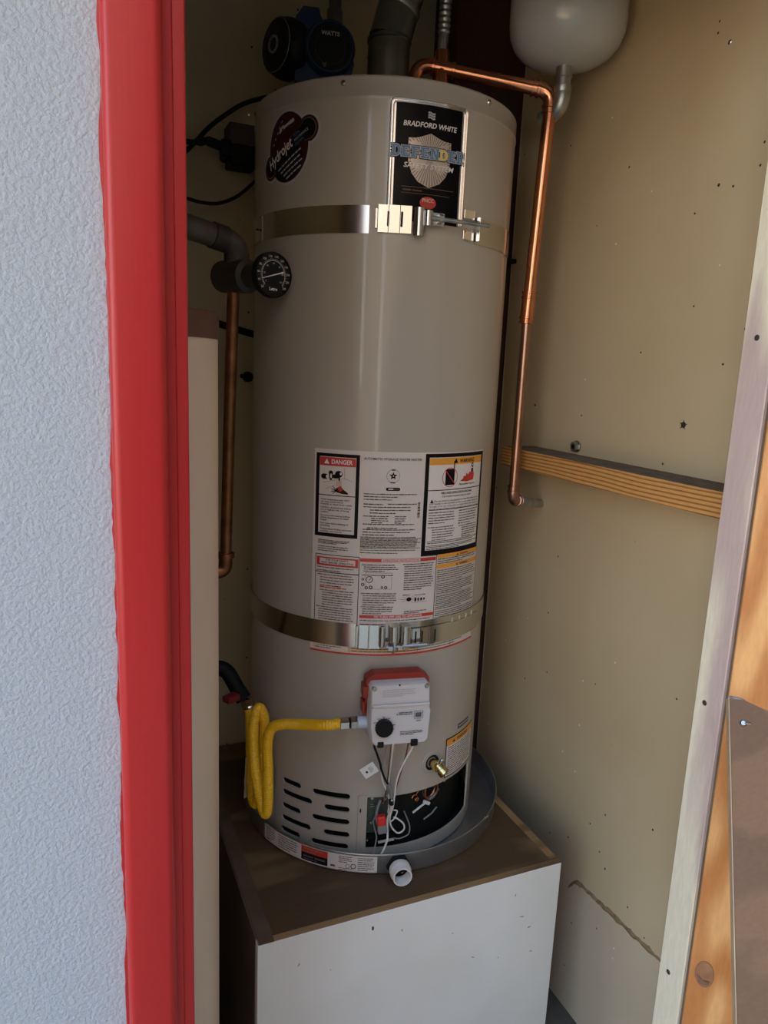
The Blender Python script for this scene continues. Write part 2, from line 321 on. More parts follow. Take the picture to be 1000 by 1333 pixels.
# ------------------------------------------------------------------ printing on a curved or flat face
_tx = {}
def glyphs(txt, bold=0.0, shear=0.0, res=2):
    k = (txt, bold, shear, res)
    if k not in _tx:
        c = bpy.data.curves.new('t', 'FONT'); c.body = txt; c.size = 1; c.offset = bold; c.shear = shear; c.resolution_u = res
        o = bpy.data.objects.new('t', c); COL.objects.link(o); bpy.context.view_layer.update()
        dg = bpy.context.evaluated_depsgraph_get(); me = bpy.data.meshes.new_from_object(o.evaluated_get(dg))
        V = [(q.co.x, q.co.y) for q in me.vertices]; F = [tuple(p.vertices) for p in me.polygons]
        bpy.data.meshes.remove(me); bpy.data.objects.remove(o); bpy.data.curves.remove(c)
        _tx[k] = (V, F)
    return _tx[k]
class Print(MB):
    """flat print: u in metres along the face, v height, stacked in thin layers"""
    def __init__(s, mapf, mats, base=0.0004, step=0.00022):
        MB.__init__(s); s.map = mapf; s.mats = mats; s.base = base; s.step = step
    def mi(s, m):
        if m not in s.mats: s.mats.append(m)
        return s.mats.index(m)
    def P(s, u, v, l): return s.map(u, v, s.base + l*s.step)
    def rect(s, u0, u1, v0, v1, m, l=1, rot=None):
        n = max(1, int(abs(u1-u0)/0.006)); vs = []; fs = []
        for k in range(n+1):
            u = u0+(u1-u0)*k/n; vs += [s.P(u, v0, l), s.P(u, v1, l)]
        for k in range(n): fs.append((2*k, 2*k+2, 2*k+3, 2*k+1))
        s.add(vs, fs, s.mi(m))
    def quad(s, a, b, c, d, m, l=1):
        """four corners, split along a-b so that it follows the curve"""
        n = max(1, int(abs(b[0]-a[0])/0.006)); vs = []; fs = []
        for k in range(n+1):
            t = k/n; vs += [s.P(a[0]+(b[0]-a[0])*t, a[1]+(b[1]-a[1])*t, l), s.P(d[0]+(c[0]-d[0])*t, d[1]+(c[1]-d[1])*t, l)]
        for k in range(n): fs.append((2*k, 2*k+2, 2*k+3, 2*k+1))
        s.add(vs, fs, s.mi(m))
    def box_frame(s, u0, u1, v0, v1, w, m, l=1):
        s.rect(u0, u1, v0, v0+w, m, l); s.rect(u0, u1, v1-w, v1, m, l); s.rect(u0, u0+w, v0+w, v1-w, m, l); s.rect(u1-w, u1, v0+w, v1-w, m, l)
    def poly(s, pts, m, l=1):
        cx = sum(p[0] for p in pts)/len(pts); cy = sum(p[1] for p in pts)/len(pts); n = len(pts); K = 4
        vs = [s.P(cx, cy, l)]; fs = []
        for j in range(1, K+1):
            vs += [s.P(cx+(x-cx)*j/K, cy+(y-cy)*j/K, l) for x, y in pts]
        for k in range(n): fs.append((0, 1+k, 1+(k+1) % n))
        for j in range(K-1):
            for k in range(n):
                a, b = 1+j*n+k, 1+j*n+(k+1) % n; fs.append((a, b, b+n, a+n))
        s.add(vs, fs, s.mi(m))
    def ell(s, cx, cy, rx, ry, m, l=1, n=28, rot=0.0):
        s.poly([(cx+rx*cos(2*pi*k/n)*cos(rot)-ry*sin(2*pi*k/n)*sin(rot), cy+rx*cos(2*pi*k/n)*sin(rot)+ry*sin(2*pi*k/n)*cos(rot)) for k in range(n)], m, l)
    def arc(s, cx, cy, r0, r1, m, l=1, a0=0, a1=2*pi, n=28):
        vs = []; fs = []
        for k in range(n+1):
            a = a0+(a1-a0)*k/n; vs += [s.P(cx+r0*cos(a), cy+r0*sin(a), l), s.P(cx+r1*cos(a), cy+r1*sin(a), l)]
        for k in range(n): fs.append((2*k, 2*k+1, 2*k+3, 2*k+2))
        s.add(vs, fs, s.mi(m))
    def capsule(s, a, b, r, m, l=1):
        an = atan2(b[1]-a[1], b[0]-a[0]); pts = []
        for k in range(13): t = an+pi/2+pi*k/12; pts.append((a[0]+r*cos(t), a[1]+r*sin(t)))
        for k in range(13): t = an-pi/2+pi*k/12; pts.append((b[0]+r*cos(t), b[1]+r*sin(t)))
        s.poly(pts, m, l)
    def text(s, u, v, txt, h, m, l=2, width=None, align='L', bold=0.0, rot=0.0, shear=0.0, res=2):
        V, F = glyphs(txt, bold, shear, res)
        if not V: return
        x0 = min(p[0] for p in V); x1 = max(p[0] for p in V); sy = h/0.70; sx = (width/(x1-x0)) if width else sy
        W = (x1-x0)*sx; off = {'L': 0, 'C': -W/2, 'R': -W}[align]; cr, sr = cos(rot), sin(rot); vs = []
        for x, y in V:
            a, b = (x-x0)*sx+off, y*sy; vs.append(s.P(u+a*cr-b*sr, v+a*sr+b*cr, l))
        s.add(vs, F, s.mi(m))
    def dashes(s, u0, u1, v, h, m, l=2, fill=1.0):
        """a line of print too small to read, word by word"""
        u = u0; end = u0+(u1-u0)*fill
        while u < end:
            L = min(random.uniform(2, 7.5)*h*0.75, end-u); s.rect(u, u+L, v+h*random.uniform(0, .12), v+h*random.uniform(.75, 1), m, l); u += L+h*0.5
    def block(s, u0, u1, v1, v0, n, h, m, l=2, last=0.6, indent=0.0):
        for k in range(n):
            v = v1-(v1-v0)*(k/max(1, n-1))
            s.dashes(u0+(indent if k else 0), u1, v-h/2, h, m, l, random.uniform(.88, 1) if k < n-1 else last)
    def build_print(s, name, parent): return s.build(name, s.mats, parent, smooth=0)
def on_cyl(phi0=0.0, r=HR, c=(0, 0)):
    return lambda u, v, e: cp(phi0 + math.degrees(u/r), v, r+e, c)
def on_flat(M): return lambda u, v, e: M @ Vector((u, v, e))

# ================================================================== SETTING
def wall_piece(name, mats, boxes, **k):
    m = MB()
    for a, b in boxes: m.box(a, b)
    return struct(m.build(name, mats, smooth=0, origin=(0, 0, 0), **k))
WX, BY = 0.43, 0.32
wall_piece('floor', M_concrete, [((-0.85, -0.72, -0.12), (0.6, 0.45, 0.0))])
wall_piece('ground', M_yard, [((-14, -16, -0.14), (14, -0.72, 0.0))])
wall_piece('wall_skyblock_left', M_blockbrown, [((-9, -5.6, 0), (-3.7, -5.5, 1.3)), ((-3.7, -5.6, 0), (-2.2, -5.4, 6.0))])  # unseen, added to block sky; gap beside it makes the narrow jacket highlight
wall_piece('wall_skyblock_back', M_blockwall, [((-1.85, -5.6, 0), (1.3, -5.4, 6.0))])  # unseen, added and made tall to hold back sky from behind the camera
wall_piece('wall_skyblock_right', M_blockwall, [((1.15, -5.6, 0), (1.3, -0.70, 5.0))])  # unseen, added to stop light arriving from the right
wall_piece('roof_skyblock', M_blockbrown, [((-5, -1.40, 2.62), (3.5, 0.6, 2.75))])  # unseen; overhang added to keep the upper sky off wall and doorway
wall_piece('ceiling', M_ceiling, [((-0.85, -0.80, 2.44), (0.6, 0.45, 2.56))])
wall_piece('wall_left', M_backwall, [((-0.85, -0.68, 0), (-0.75, 0.32, 2.44))])
wall_piece('wall_back', M_backwall, [((-0.85, BY, 0), (0.6, 0.45, 2.44))])
# front wall, stuccoed outside, with the doorway cut in it
wall_piece('wall_front', M_stucco, [((-4.5, -0.70, 0), (-0.50, -0.60, 2.62)), ((0.42, -0.70, 0), (3.5, -0.60, 2.62)), ((-0.50, -0.70, 2.08), (0.42, -0.60, 2.62))])
# right wall: upper sheet, lower patch sheet, torn joint between them
wr = struct(MB().box((WX, -0.66, 0.353), (WX+0.013, 0.185, 2.44)).build('wall_right', M_drywall, smooth=0, origin=(WX, 0, 0)))
MB().box((WX+0.0012, -0.66, 0.0), (WX+0.013, 0.185, 0.352)).build('patch_sheet', M_patch, wr, smooth=0)
MB().box((WX-0.001, 0.185, 0.0), (WX+0.013, 0.1875, 2.44)).build('sheet_edge', mat('paper_edge', (0.55, 0.5, 0.42), 0.8), wr, smooth=0)
MB().box((WX+0.02, -0.60, 0), (WX+0.12, 0.40, 2.44)).build('stud_backing', M_darkwood, wr, smooth=0)
tb = MB(); n = 46; vs = []; fs = []
for k in range(n+1):
    y = -0.252 - 0.40*k/n; zc = 0.336 + 0.022*(k/n) - (0.03*max(0, 1-k/2.5)); a = 0.004+0.006*random.random()*(1.3 if k > 12 else .7); b = 0.003+0.006*random.random()
    vs += [(WX+0.001, y, zc-b), (WX-0.0022*random.uniform(.6, 1.3), y, zc+random.uniform(-.002, .002)), (WX+0.0004, y, zc+a)]
for k in range(n): fs += [(3*k, 3*k+1, 3*k+4, 3*k+3), (3*k+1, 3*k+2, 3*k+5, 3*k+4)]
tb.add(vs, fs); lab(tb.build('torn_joint', M_paper, wr, smooth=0), 'ragged brown torn paper along the joint of the sheets')
for y, z, r in ((-0.443, 1.797, .003), (-0.429, 2.021, .004), (-0.138, 1.386, .002), (-0.474, 1.789, .0022), (-0.397, 1.759, .002), (-0.523, 1.811, .0022),
                (-0.233, 0.422, .0025), (-0.476, 0.60, .0025), (0.083, 1.395, .0035), (0.038, 1.398, .0035), (-0.30, 0.50, .002), (-0.36, 0.43, .0025), (-0.42, 1.60, .002), (-0.30, 1.52, .002), (-0.5, 1.5, .0022)):
    MB().lathe([(0.0002, .0012), (r*.7, .001), (r, 0)], (WX, y, z), (-1, 0, 0), 8).build('nail_head', M_screw if r > .003 else M_nail, wr, smooth=0)
g = MB(); g.lathe([(0.0002, .0006), (0.0035, .0008), (0.005, .0004), (.006, 0)], (WX, -0.429, 1.391), (-1, 0, 0), 7)
for k in range(5):
    t = 2*pi*k/5+.4; g.add([(WX-.0007, -0.429+.004*cos(t-.5), 1.391+.004*sin(t-.5)), (WX-.0007, -0.429+.004*cos(t+.5), 1.391+.004*sin(t+.5)), (WX-.0004, -0.429+.0105*cos(t), 1.391+.0105*sin(t))], [(0, 1, 2)])
g.build('gouge', M_nail, wr, smooth=0)
# corner stud
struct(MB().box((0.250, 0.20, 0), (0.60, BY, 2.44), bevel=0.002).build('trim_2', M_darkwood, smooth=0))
# red door casing: face board with eased edges, then the darker stop behind it
tr = MB(); prof = []
x0, x1 = -0.5600, -0.5090
def arc2(cx, cy, r, a0, a1, n=6): return [(cx+r*cos(rad(a0+(a1-a0)*k/n)), cy+r*sin(rad(a0+(a1-a0)*k/n))) for k in range(n+1)]
prof = [(x0, -0.695)] + arc2(x0+.007, -0.7135, .007, 180, 270) + arc2(x1-.010, -0.7105, .010, -90, 0) + [(x1, -0.7035), (x1+.0015, -0.7022)] + arc2(x1+.0075, -0.7005, .0020, -90, 0, 3) + [(x1+.0102, -0.6993)] + arc2(x1+.0190, -0.6970, .0025, -90, 0, 4) + [(x1+.0215, -0.60), (x0+.06, -0.60), (x0+.06, -0.695)]
Mz = Matrix.Identity(4)
tr.prism(prof, Mz, 0.0, 2.10); struct(tr.build('trim_1', M_red, smooth=50))
pe = MB(); vs = []; fs = []; n = 260; wdt = 0
for k in range(n+1):
    wdt = max(0.0002, min(.0032, wdt + random.uniform(-.0011, .0011))); z = 2.08*k/n; vs += [(x0-wdt, -.7005, z), (x0+.002, -.7012, z)]
for k in range(n): fs.append((2*k, 2*k+1, 2*k+3, 2*k+2))
pe.add(vs, fs); struct(pe.build('trim_5', M_red, smooth=0))
hd = MB().box((-0.56, -0.7205, 2.075), (0.27, -0.66, 2.13), bevel=.004); struct(hd.build('trim_3', M_red, smooth=0))

# right jamb post, whitewashed
jp = MB().box((0.25, -0.7407, 0), (0.42, -0.693, 2.13), bevel=.0015); jamb = struct(jp.build('trim_4', M_whitewash, smooth=0))
MB().box((0.256, -0.75, 0), (0.42, -0.7407, 2.13)).build('dark_gap', mat('gap_wood', (0.17, 0.13, 0.085), 0.8, var=(.12, .09, .06)), jamb, smooth=0)
for y, z in ((-0.711, 1.005), (-0.712, 0.543), (-0.715, 1.53)):
    k = MB().lathe([(0.0002, .0012), (.0032, .001), (.0042, 0)], (0.25, y, z), (-1, 0, 0), 10); k.build('nail_head', M_nail, jamb, smooth=0)

# ================================================================== RIGHT-HAND BOARDS
az = rad(50.9); u_ = Vector((cos(az), -sin(az), 0)); n_ = Vector((-sin(az), -cos(az), 0))
FB = Matrix((u_, Vector((0, 0, 1)), n_)).transposed().to_4x4(); FB.translation = Vector((0.2478, -0.7512, 0))
door = thing('door_stile', 'orange fir board with a dark knot standing beside the whitewashed post', 'board', FB @ Vector((0.07, 0, -0.02)))
MB().box((0, 0, -0.038), (0.14, 2.1, 0), M=FB, bevel=.0015).build('board', M_orange, door, smooth=0)
kz = 0.585
kn = Print(on_flat(FB), [])
M_knot = mat('knot_wood', (0.40, 0.19, 0.085), 0.6, var=(0.30, 0.13, 0.06), vscale=60); M_knotd = mat('knot_dark', (0.17, 0.085, 0.05), 0.7, var=(0.26, 0.13, 0.07), vscale=90)
kn.ell(0.0215, kz, 0.0135, 0.0225, M_knotd, 0); kn.ell(0.0215, kz, 0.0128, 0.0216, M_knot, 1)
kn.poly([(0.0105, kz-.002), (0.0135, kz-.003), (0.017, kz-.010), (0.024, kz-.012), (0.031, kz-.008), (0.029, kz-.0155), (0.021, kz-.0195), (0.0135, kz-.015)], M_knotd, 2)
lab(kn.build('knot', kn.mats, door, smooth=0), 'dark round knot')
# weathered plank leaning on it
A = Vector((0.2455, -0.7535, 1.035)); dd = Vector((-0.182, -0.24, -0.385)).normalized(); wv = Vector((0.78, -0.625, 0)); wv = (wv - dd*wv.dot(dd)).normalized(); nn = wv.cross(dd).normalized()
if nn.z < 0: nn = -nn
FP = Matrix((-dd, wv, nn)).transposed().to_4x4(); FP.translation = A; LP = 1.035/abs(dd.z) - 0.008
pk = thing('leaning_plank', 'weathered brown plank leaning against the orange board', 'plank', A + dd*LP)
MB().box((-LP, 0.0012, -0.016), (0, 0.062, 0), M=FP, bevel=.001).build('face', M_plank, pk, smooth=0)
MB().box((-LP, 0.0, -0.017), (-0.0005, 0.0012, -0.0003), M=FP).build('raw_edge', M_rawedge, pk, smooth=0)
MB().box((-0.0025, 0.001, -0.0155), (0.0012, 0.0605, 0.0007), M=FP, bevel=.0006).build('cut_end', mat('grey_end', (.30, .26, .25), .9, var=(.2, .16, .14), vscale=120), pk, smooth=0)
sc = MB(); c0 = FP @ Vector((-0.035, 0.018, 0)); sc.lathe([(.0002, .003), (.003, .0028), (.0045, .0015), (.005, 0)], c0, nn, 12); sc.cyl(c0+nn*.001, c0+nn*.004+wv*.009, .0016, 6); sc.build('screw', M_screw, pk)

# ================================================================== WALL CLEAT, BOLT
cl = tag(MB().box((0.34, -0.655, 1.258), (WX, 0.028, 1.301), bevel=.0018).build('wall_cleat', [M_pine, M_dust], smooth=0), 'pine two by four rail fixed flat along the drywall', 'rail')
for p in cl.data.polygons:
    if p.normal.z > .9: p.material_index = 1
bt = thing('lag_bolt', 'steel bolt with nut and washer in the drywall just over the pine rail', 'bolt', (WX, -0.134, 1.318))
MB().lathe([(.006, .003), (.0125, .003), (.0135, .001), (.0135, 0)], (WX, -0.134, 1.318), (-1, 0, 0), 20).build('washer', M_steel, bt)
hx = MB(); hx.tube([(WX-.003, -0.134, 1.318), (WX-.012, -0.134, 1.318)], .0105, 6); hx.build('nut', M_galv, bt, smooth=0)
MB().cyl((WX-.0118, -0.134, 1.318), (WX-.0124, -0.134, 1.318), .0052, 12).build('shank', M_inner, bt)

# ================================================================== STAND
st = thing('heater_stand', 'white painted box stand with stained plywood top under the drain pan', 'stand', (-0.018, -0.03, 0))
sx0, sx1, sy0, sy1, sz = -0.335, 0.298, -0.377, 0.31, 0.492
fp = MB().box((sx0+.001, sy0, 0), (sx1-.001, sy0+0.016, sz-0.001), bevel=.0008).build('front_panel', [M_whitepanel, M_plyedge], st, smooth=0)
for p in fp.data.polygons:
    if p.normal.z > .9: p.material_index = 1
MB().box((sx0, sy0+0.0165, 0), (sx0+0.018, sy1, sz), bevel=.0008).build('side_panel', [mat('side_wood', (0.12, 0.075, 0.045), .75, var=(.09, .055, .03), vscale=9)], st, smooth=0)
s2 = MB().box((sx1-0.018, sy0+0.0165, 0), (sx1, sy1, sz-.0002)).build('side_panel', [M_ply, M_plyedge], st, smooth=0)
for p in s2.data.polygons:
    if p.normal.z > .9: p.material_index = 1
MB().box((sx0+.0182, sy0+.0167, sz-.022), (sx1-.0182, sy1, sz-.0004)).build('top_panel', M_ply, st, smooth=0)
MB().box((sx0+.004, sy0+.0002, sz-.001), (sx0+.030, sy1-.01, sz+.0012)).build('edge_strip', mat('edge_wood', (0.10, 0.06, 0.03), .8, var=(.15, .095, .05), vscale=12), st, smooth=0)
for u, v, a, b in ((-0.12, 0.462, .005, .0025), (-0.06, 0.44, .003, .0012), (0.19, 0.445, .003, .001), (0.21, 0.39, .0012, .006), (0.23, 0.36, .0015, .004), (0.05, 0.40, .002, .001), (-0.26, .43, .004, .001), (.1, .33, .001, .004), (-.2, .4, .0012, .001), (.16, .31, .002, .001), (.24, .30, .0012, .003)):
    ch = Print(on_flat(Matrix(((1, 0, 0, 0), (0, 0, -1, sy0), (0, 1, 0, 0), (0, 0, 0, 1)))), [], base=0.0002)
    ch.ell(u, v, a, b, M_nail if a > .004 else M_ptan, 0, 7, rot=random.random()*2); ch.build('paint_chip', ch.mats, st, smooth=0)
# ================================================================== DRAIN PAN
PC = (0.022, -0.0096); PR = 0.29
pan = thing('drain_pan', 'round galvanised drain pan beneath the water heater', 'pan', (PC[0], PC[1], 0.4925))
MB().lathe([(0.001, .4935), (.278, .4935), (.287, .4945), (.2885, .4985), (.2885, .532), (.2885, .5365), (.2895, .538), (.291, .538), (.292, .5365), (.2915, .5345), (.29, .534), (.29, .498), (.288, .494), (.28, .4925), (.001, .4925)], (PC[0], PC[1], 0), seg=120).build('basin', M_pangalv, pan, smooth=50)
pl_ = Print(on_cyl(0, PR, PC), [], base=.0004)
dg = lambda a: rad(a)*PR
pl_.rect(dg(-49), dg(3.0), .4975, .5325, M_lpaper, 0)
pl_.rect(dg(-28), dg(-16.5), .500, .531, M_pblack, 1); pl_.rect(dg(-28), dg(-16.5), .517, .531, M_pred, 2)
pl_.block(dg(-27), dg(-18), .527, .521, 2, .003, M_ptan, 3); pl_.dashes(dg(-27), dg(-17.5), .5075, .006, M_pgrey, 3); pl_.dashes(dg(-27), dg(-21), .5025, .003, M_pgrey, 3)
pl_.block(dg(-47.5), dg(-42), .528, .503, 6, .0022, M_pgrey); pl_.block(dg(-40), dg(-29.5), .528, .503, 6, .0022, M_pgrey)
pl_.block(dg(-12), dg(-6.5), .528, .516, 4, .002, M_pgrey); pl_.block(dg(-4.5), dg(2), .528, .502, 7, .002, M_pgrey); pl_.block(dg(-12), dg(-6.5), .503, .4995, 2, .0018, M_pgrey)
pl_.rect(dg(-15.3), dg(-13.4), .503, .507, M_pgrey, 1); pl_.arc(dg(-8.4), .508, .0035, .0045, M_pgrey, 1); pl_.arc(dg(-6.2), .509, .004, .0055, M_pblack, 1)
pp = pl_.build_print('pan_label', pan); lab(pp, 'long white paper label with a red and black block wrapped along the rim')
F = frame(11.3, 0.513, PR, PC); o = F @ Vector((0, 0, 0)); nrm = F.to_3x3() @ Vector((0, 0, 1)); tilt = (nrm + Vector((0, 0, 0.03))).normalized()
MB().lathe([(.0155, .001), (.0155, .009), (.0235, .010), (.0245, .008), (.0245, .001)], o, nrm, 6).build('locknut', M_black, pan, smooth=0)
pv = MB(); pv.lathe([(.0142, .0), (.0188, .0), (.0188, .004), (.0212, .005), (.0212, .016), (.0200, .0175), (.0192, .0185), (.0192, .0300), (.0187, .0308), (.0160, .0308), (.0154, .0295), (.0150, .008)], o+nrm*.008, tilt, 28)
lab(pv.build('drain_adapter', M_pvc, pan, smooth=40), 'white plastic drain adapter')
q = cp(58.3, .536, PR, PC); MB().box((-.005, -.003, -.001), (.005, .005, .005), M=frame(58.3, .534, PR, PC), bevel=.001).build('clip', M_bright, pan, smooth=0)

# ================================================================== WATER HEATER
ht = thing('water_heater', 'tall grey gas water heater standing in a drain pan in the closet', 'water heater', (0, 0, 0.496))
Z0, ZB, Z1 = 0.496, 0.664, 1.906
VENTS = [(-38.7, -27.9, .6372), (-21.9, -4.2, .6362), (-38.7, -22.0, .6111), (-16.0, -4.3, .6075), (-38.9, -27.9, .5805), (-21.9, -4.2, .5800), (-39.0, -22.4, .5525), (-16.0, -4.0, .5520), (-39.2, -28.0, .5262), (-21.9, -4.4, .5258)]
def jacket():
    R = HR; D2 = lambda d: rad(d)*R
    holes = []; h = .0063
    for a, b, z in VENTS:
        x0, x1 = D2(a)+h, D2(b)-h; L = []
        nn_ = max(2, int((x1-x0)/.007))
        for k in range(nn_+1): L.append((x0+(x1-x0)*k/nn_, z-h))
        for k in range(1, 8): t = -pi/2+pi*k/8; L.append((x1+h*cos(t), z+h*sin(t)))
        for k in range(nn_+1): L.append((x1-(x1-x0)*k/nn_, z+h))
        for k in range(1, 8): t = pi/2+pi*k/8; L.append((x0+h*cos(t), z+h*sin(t)))
        holes.append(L)
    a, b, z0, z1 = D2(3.5), D2(68), .5235, .6368; L = []; N = 44
    L += [(a+(b-a)*k/N, z0) for k in range(N+1)] + [(b, z0+(z1-z0)*k/8) for k in range(1, 8)] + [(b-(b-a)*k/N, z1) for k in range(N+1)] + [(a, z1-(z1-z0)*k/8) for k in range(1, 8)]
    holes.append(L)
    L = [(D2(.25), .601), (D2(.9), .601), (D2(.9), .6115), (D2(.25), .6115)]; holes.append(L)
    pts = []; edges = []
    def loop(L):
        o = len(pts); pts.extend(L); edges.extend((o+k, o+(k+1) % len(L)) for k in range(len(L)))
    W0, W1 = D2(-60), D2(84); n = 48
    loop([(W0+(W1-W0)*k/n, Z0) for k in range(n+1)] + [(W1, Z0+(ZB-Z0)*k/8) for k in range(1, 8)] + [(W1-(W1-W0)*k/n, ZB) for k in range(n+1)] + [(W0, ZB-(ZB-Z0)*k/8) for k in range(1, 8)])
    for Lp in holes: loop(Lp)
    def inside(x, y, P):
        c = False; j = len(P)-1
        for i in range(len(P)):
            if (P[i][1] > y) != (P[j][1] > y) and x < (P[j][0]-P[i][0])*(y-P[i][1])/(P[j][1]-P[i][1])+P[i][0]: c = not c
            j = i
        return c
    for i in range(1, 60):
        for j in range(1, 13):
            x, y = W0+(W1-W0)*i/60, Z0+(ZB-Z0)*j/13
            if not any(inside(x, y, P) for P in holes) and all(hypot(x-p[0], y-p[1]) > .003 for P in holes for p in P): pts.append((x, y))
    V, E_, F_, *_r = geometry.delaunay_2d_cdt([Vector(p) for p in pts], edges, [], 1, 1e-6)
    m = MB(); fs = []
    for f in F_:
        cx = sum(V[i].x for i in f)/len(f); cy = sum(V[i].y for i in f)/len(f)
        if W0 < cx < W1 and Z0 < cy < ZB and not any(inside(cx, cy, P) for P in holes): fs.append(f)
    to3 = lambda x, z, r=R: cp(math.degrees(x/R), z, r)
    m.add([to3(q.x, q.y) for q in V], fs)
    for P in holes:                                   # turned-in edges of the openings
        n_ = len(P); m.add([to3(*p) for p in P] + [to3(*p, R-.004) for p in P], [(k, (k+1) % n_, n_+(k+1) % n_, n_+k) for k in range(n_)])
    aa, bb = A0+rad(84), A0+rad(-60)+2*pi             # the closed rest of the skirt, then the upper shell
    vs = []; n2 = 72
    for k in range(n2+1):
        a = aa+(bb-aa)*k/n2; vs += [(R*cos(a), R*sin(a), Z0), (R*cos(a), R*sin(a), ZB)]
    m.add(vs, [(2*k, 2*k+2, 2*k+3, 2*k+1) for k in range(n2)])
    m.lathe([(R, ZB), (R, 1.2), (R, Z1)], seg=144)
    return m
J = jacket().build('jacket', M_jacket, ht, smooth=40)
MB().lathe([(HR-.001, 1.900), (HR+.0012, 1.9045), (HR+.0012, 1.9075), (HR+.0004, 1.909), (HR+.0002, 1.9355), (HR-.002, 1.9385), (HR-.006, 1.9395), (0.03, 1.9395)], seg=144).build('top_cap', M_jacket2, ht, smooth=30)
ch_ = MB(); ch_.lathe([(.228, .499), (.228, .655)], seg=60); ch_.lathe([(.228, .655), (.253, .655)], seg=60); ch_.lathe([(.001, .5), (.253, .5)], seg=60); lab(ch_.build('combustion_chamber', M_inner, ht), 'black chamber behind the open burner door')
for ph, z in ((-16.7, 1.9265), (44.2, 1.928), (-75, 1.927), (100, 1.927), (160, 1.927), (-135, 1.927)):
    MB().lathe([(.0002, .003), (.003, .0026), (.0045, .0012), (.005, 0)], cp(ph, z, HR+.0003), cp(ph, 0, 1), 12).build('cap_screw', M_screw, ht)
# fold line of the skirt panel and the burner door plate
M_line = mat('seam_shadow', (0.20, 0.185, 0.165), 0.4)
pp = Print(on_cyl(), [], base=.0003); pp.rect(rad(-43.9)*HR, rad(-43.6)*HR, .50, .655, M_line, 0); pp.build('panel_seam', pp.mats, ht, smooth=0)
pp = Print(on_cyl(), [], base=.0003); pp.rect(rad(-.75)*HR, rad(-.55)*HR, .5, .6402, M_line, 0); pp.rect(rad(-.75)*HR, rad(3.4)*HR, .6402, .6410, M_line, 0); pp.build('panel_seam', pp.mats, ht, smooth=0)

# ---- black brand panel with silver frame
bp_ = Print(on_cyl(), [], base=.0004); cm = .01
bp_.rect(.006, .1462, 1.715, 1.9055, M_trim, 0)
bp_.rect(.0158, .1352, 1.715, 1.8985, M_glasspanel, 1)
fr = bp_.build_print('brand_panel', ht); lab(fr, 'black glossy brand panel with a silver border')
bd = MB()
for off, rr in ((.0075, .0016), (.0118, .0012)):
    u0, u1, v1 = off, .1522-off, 1.9055-off+.006
    path = [(u0, 1.716), (u0, v1-.006)] + [(u0+.006-.006*cos(k*pi/12), v1-.006+.006*sin(k*pi/12)) for k in range(1, 6)]
    path += [(u0+.006+(u1-u0-.012)*k/16, v1) for k in range(17)] + [(u1-.006+.006*sin(k*pi/12), v1-.006+.006*cos(k*pi/12)) for k in range(1, 6)] + [(u1, v1-.006), (u1, 1.716)]
    bd.tube([cp(math.degrees(u/HR), v, HR+.0009) for u, v in path], rr, 6)
bd.build('border_bead', M_trim, fr)
lp = Print(on_cyl(), [], base=.0011)
for k in range(3):                                         # small waving flag mark
    z = 1.8775+.0037*k; n_ = 8
    lp.poly([(.0700+.0125*j/n_, z+.0010*sin(j*.8)+.0010*(1-j/n_)) for j in range(n_+1)] + [(.0700+.0125*j/n_, z+.0026+.0010*sin(j*.8)+.0010*(1-j/n_)) for j in range(n_, -1, -1)], M_psteel, 0)
lp.text(.0765, 1.8640, 'BRADFORD WHITE', .0078, M_pwhite, 1, width=.096, align='C', bold=.022, shear=.18)
# shield with fan rays
sh = [(.0385, 1.846), (.050, 1.8465), (.060, 1.8490), (.0765, 1.8555), (.093, 1.8490), (.103, 1.8465), (.1145, 1.846), (.1152, 1.826), (.1135, 1.808), (.107, 1.791), (.096, 1.779), (.0765, 1.7705), (.057, 1.779), (.046, 1.791), (.0395, 1.808), (.0378, 1.826)]
lp.poly(sh, M_psilver, 0)
def clip(ax, ay):
    best = 1
    for i in range(len(sh)):
        (x1, y1), (x2, y2) = sh[i], sh[(i+1) % len(sh)]; px, py = .0765, 1.8185; dx, dy = ax, ay; ex, ey = x2-x1, y2-y1; den = dx*ey-dy*ex
        if abs(den) < 1e-12: continue
        t = ((x1-px)*ey-(y1-py)*ex)/den; s_ = ((x1-px)*dy-(y1-py)*dx)/den
        if t > 0 and 0 <= s_ <= 1: best = min(best, t)
    return best
for k in range(52):
    a0, a1 = 2*pi*k/52, 2*pi*(k+.42)/52; P_ = []
    for a in (a0, a1): t = clip(cos(a), sin(a)); P_.append((.0765+t*cos(a)*.985, 1.8185+t*sin(a)*.985))
    lp.add([lp.P(.0765, 1.8185, 1), lp.P(*P_[0], 1), lp.P(*P_[1], 1)], [(0, 1, 2)], lp.mi(M_psilver2))
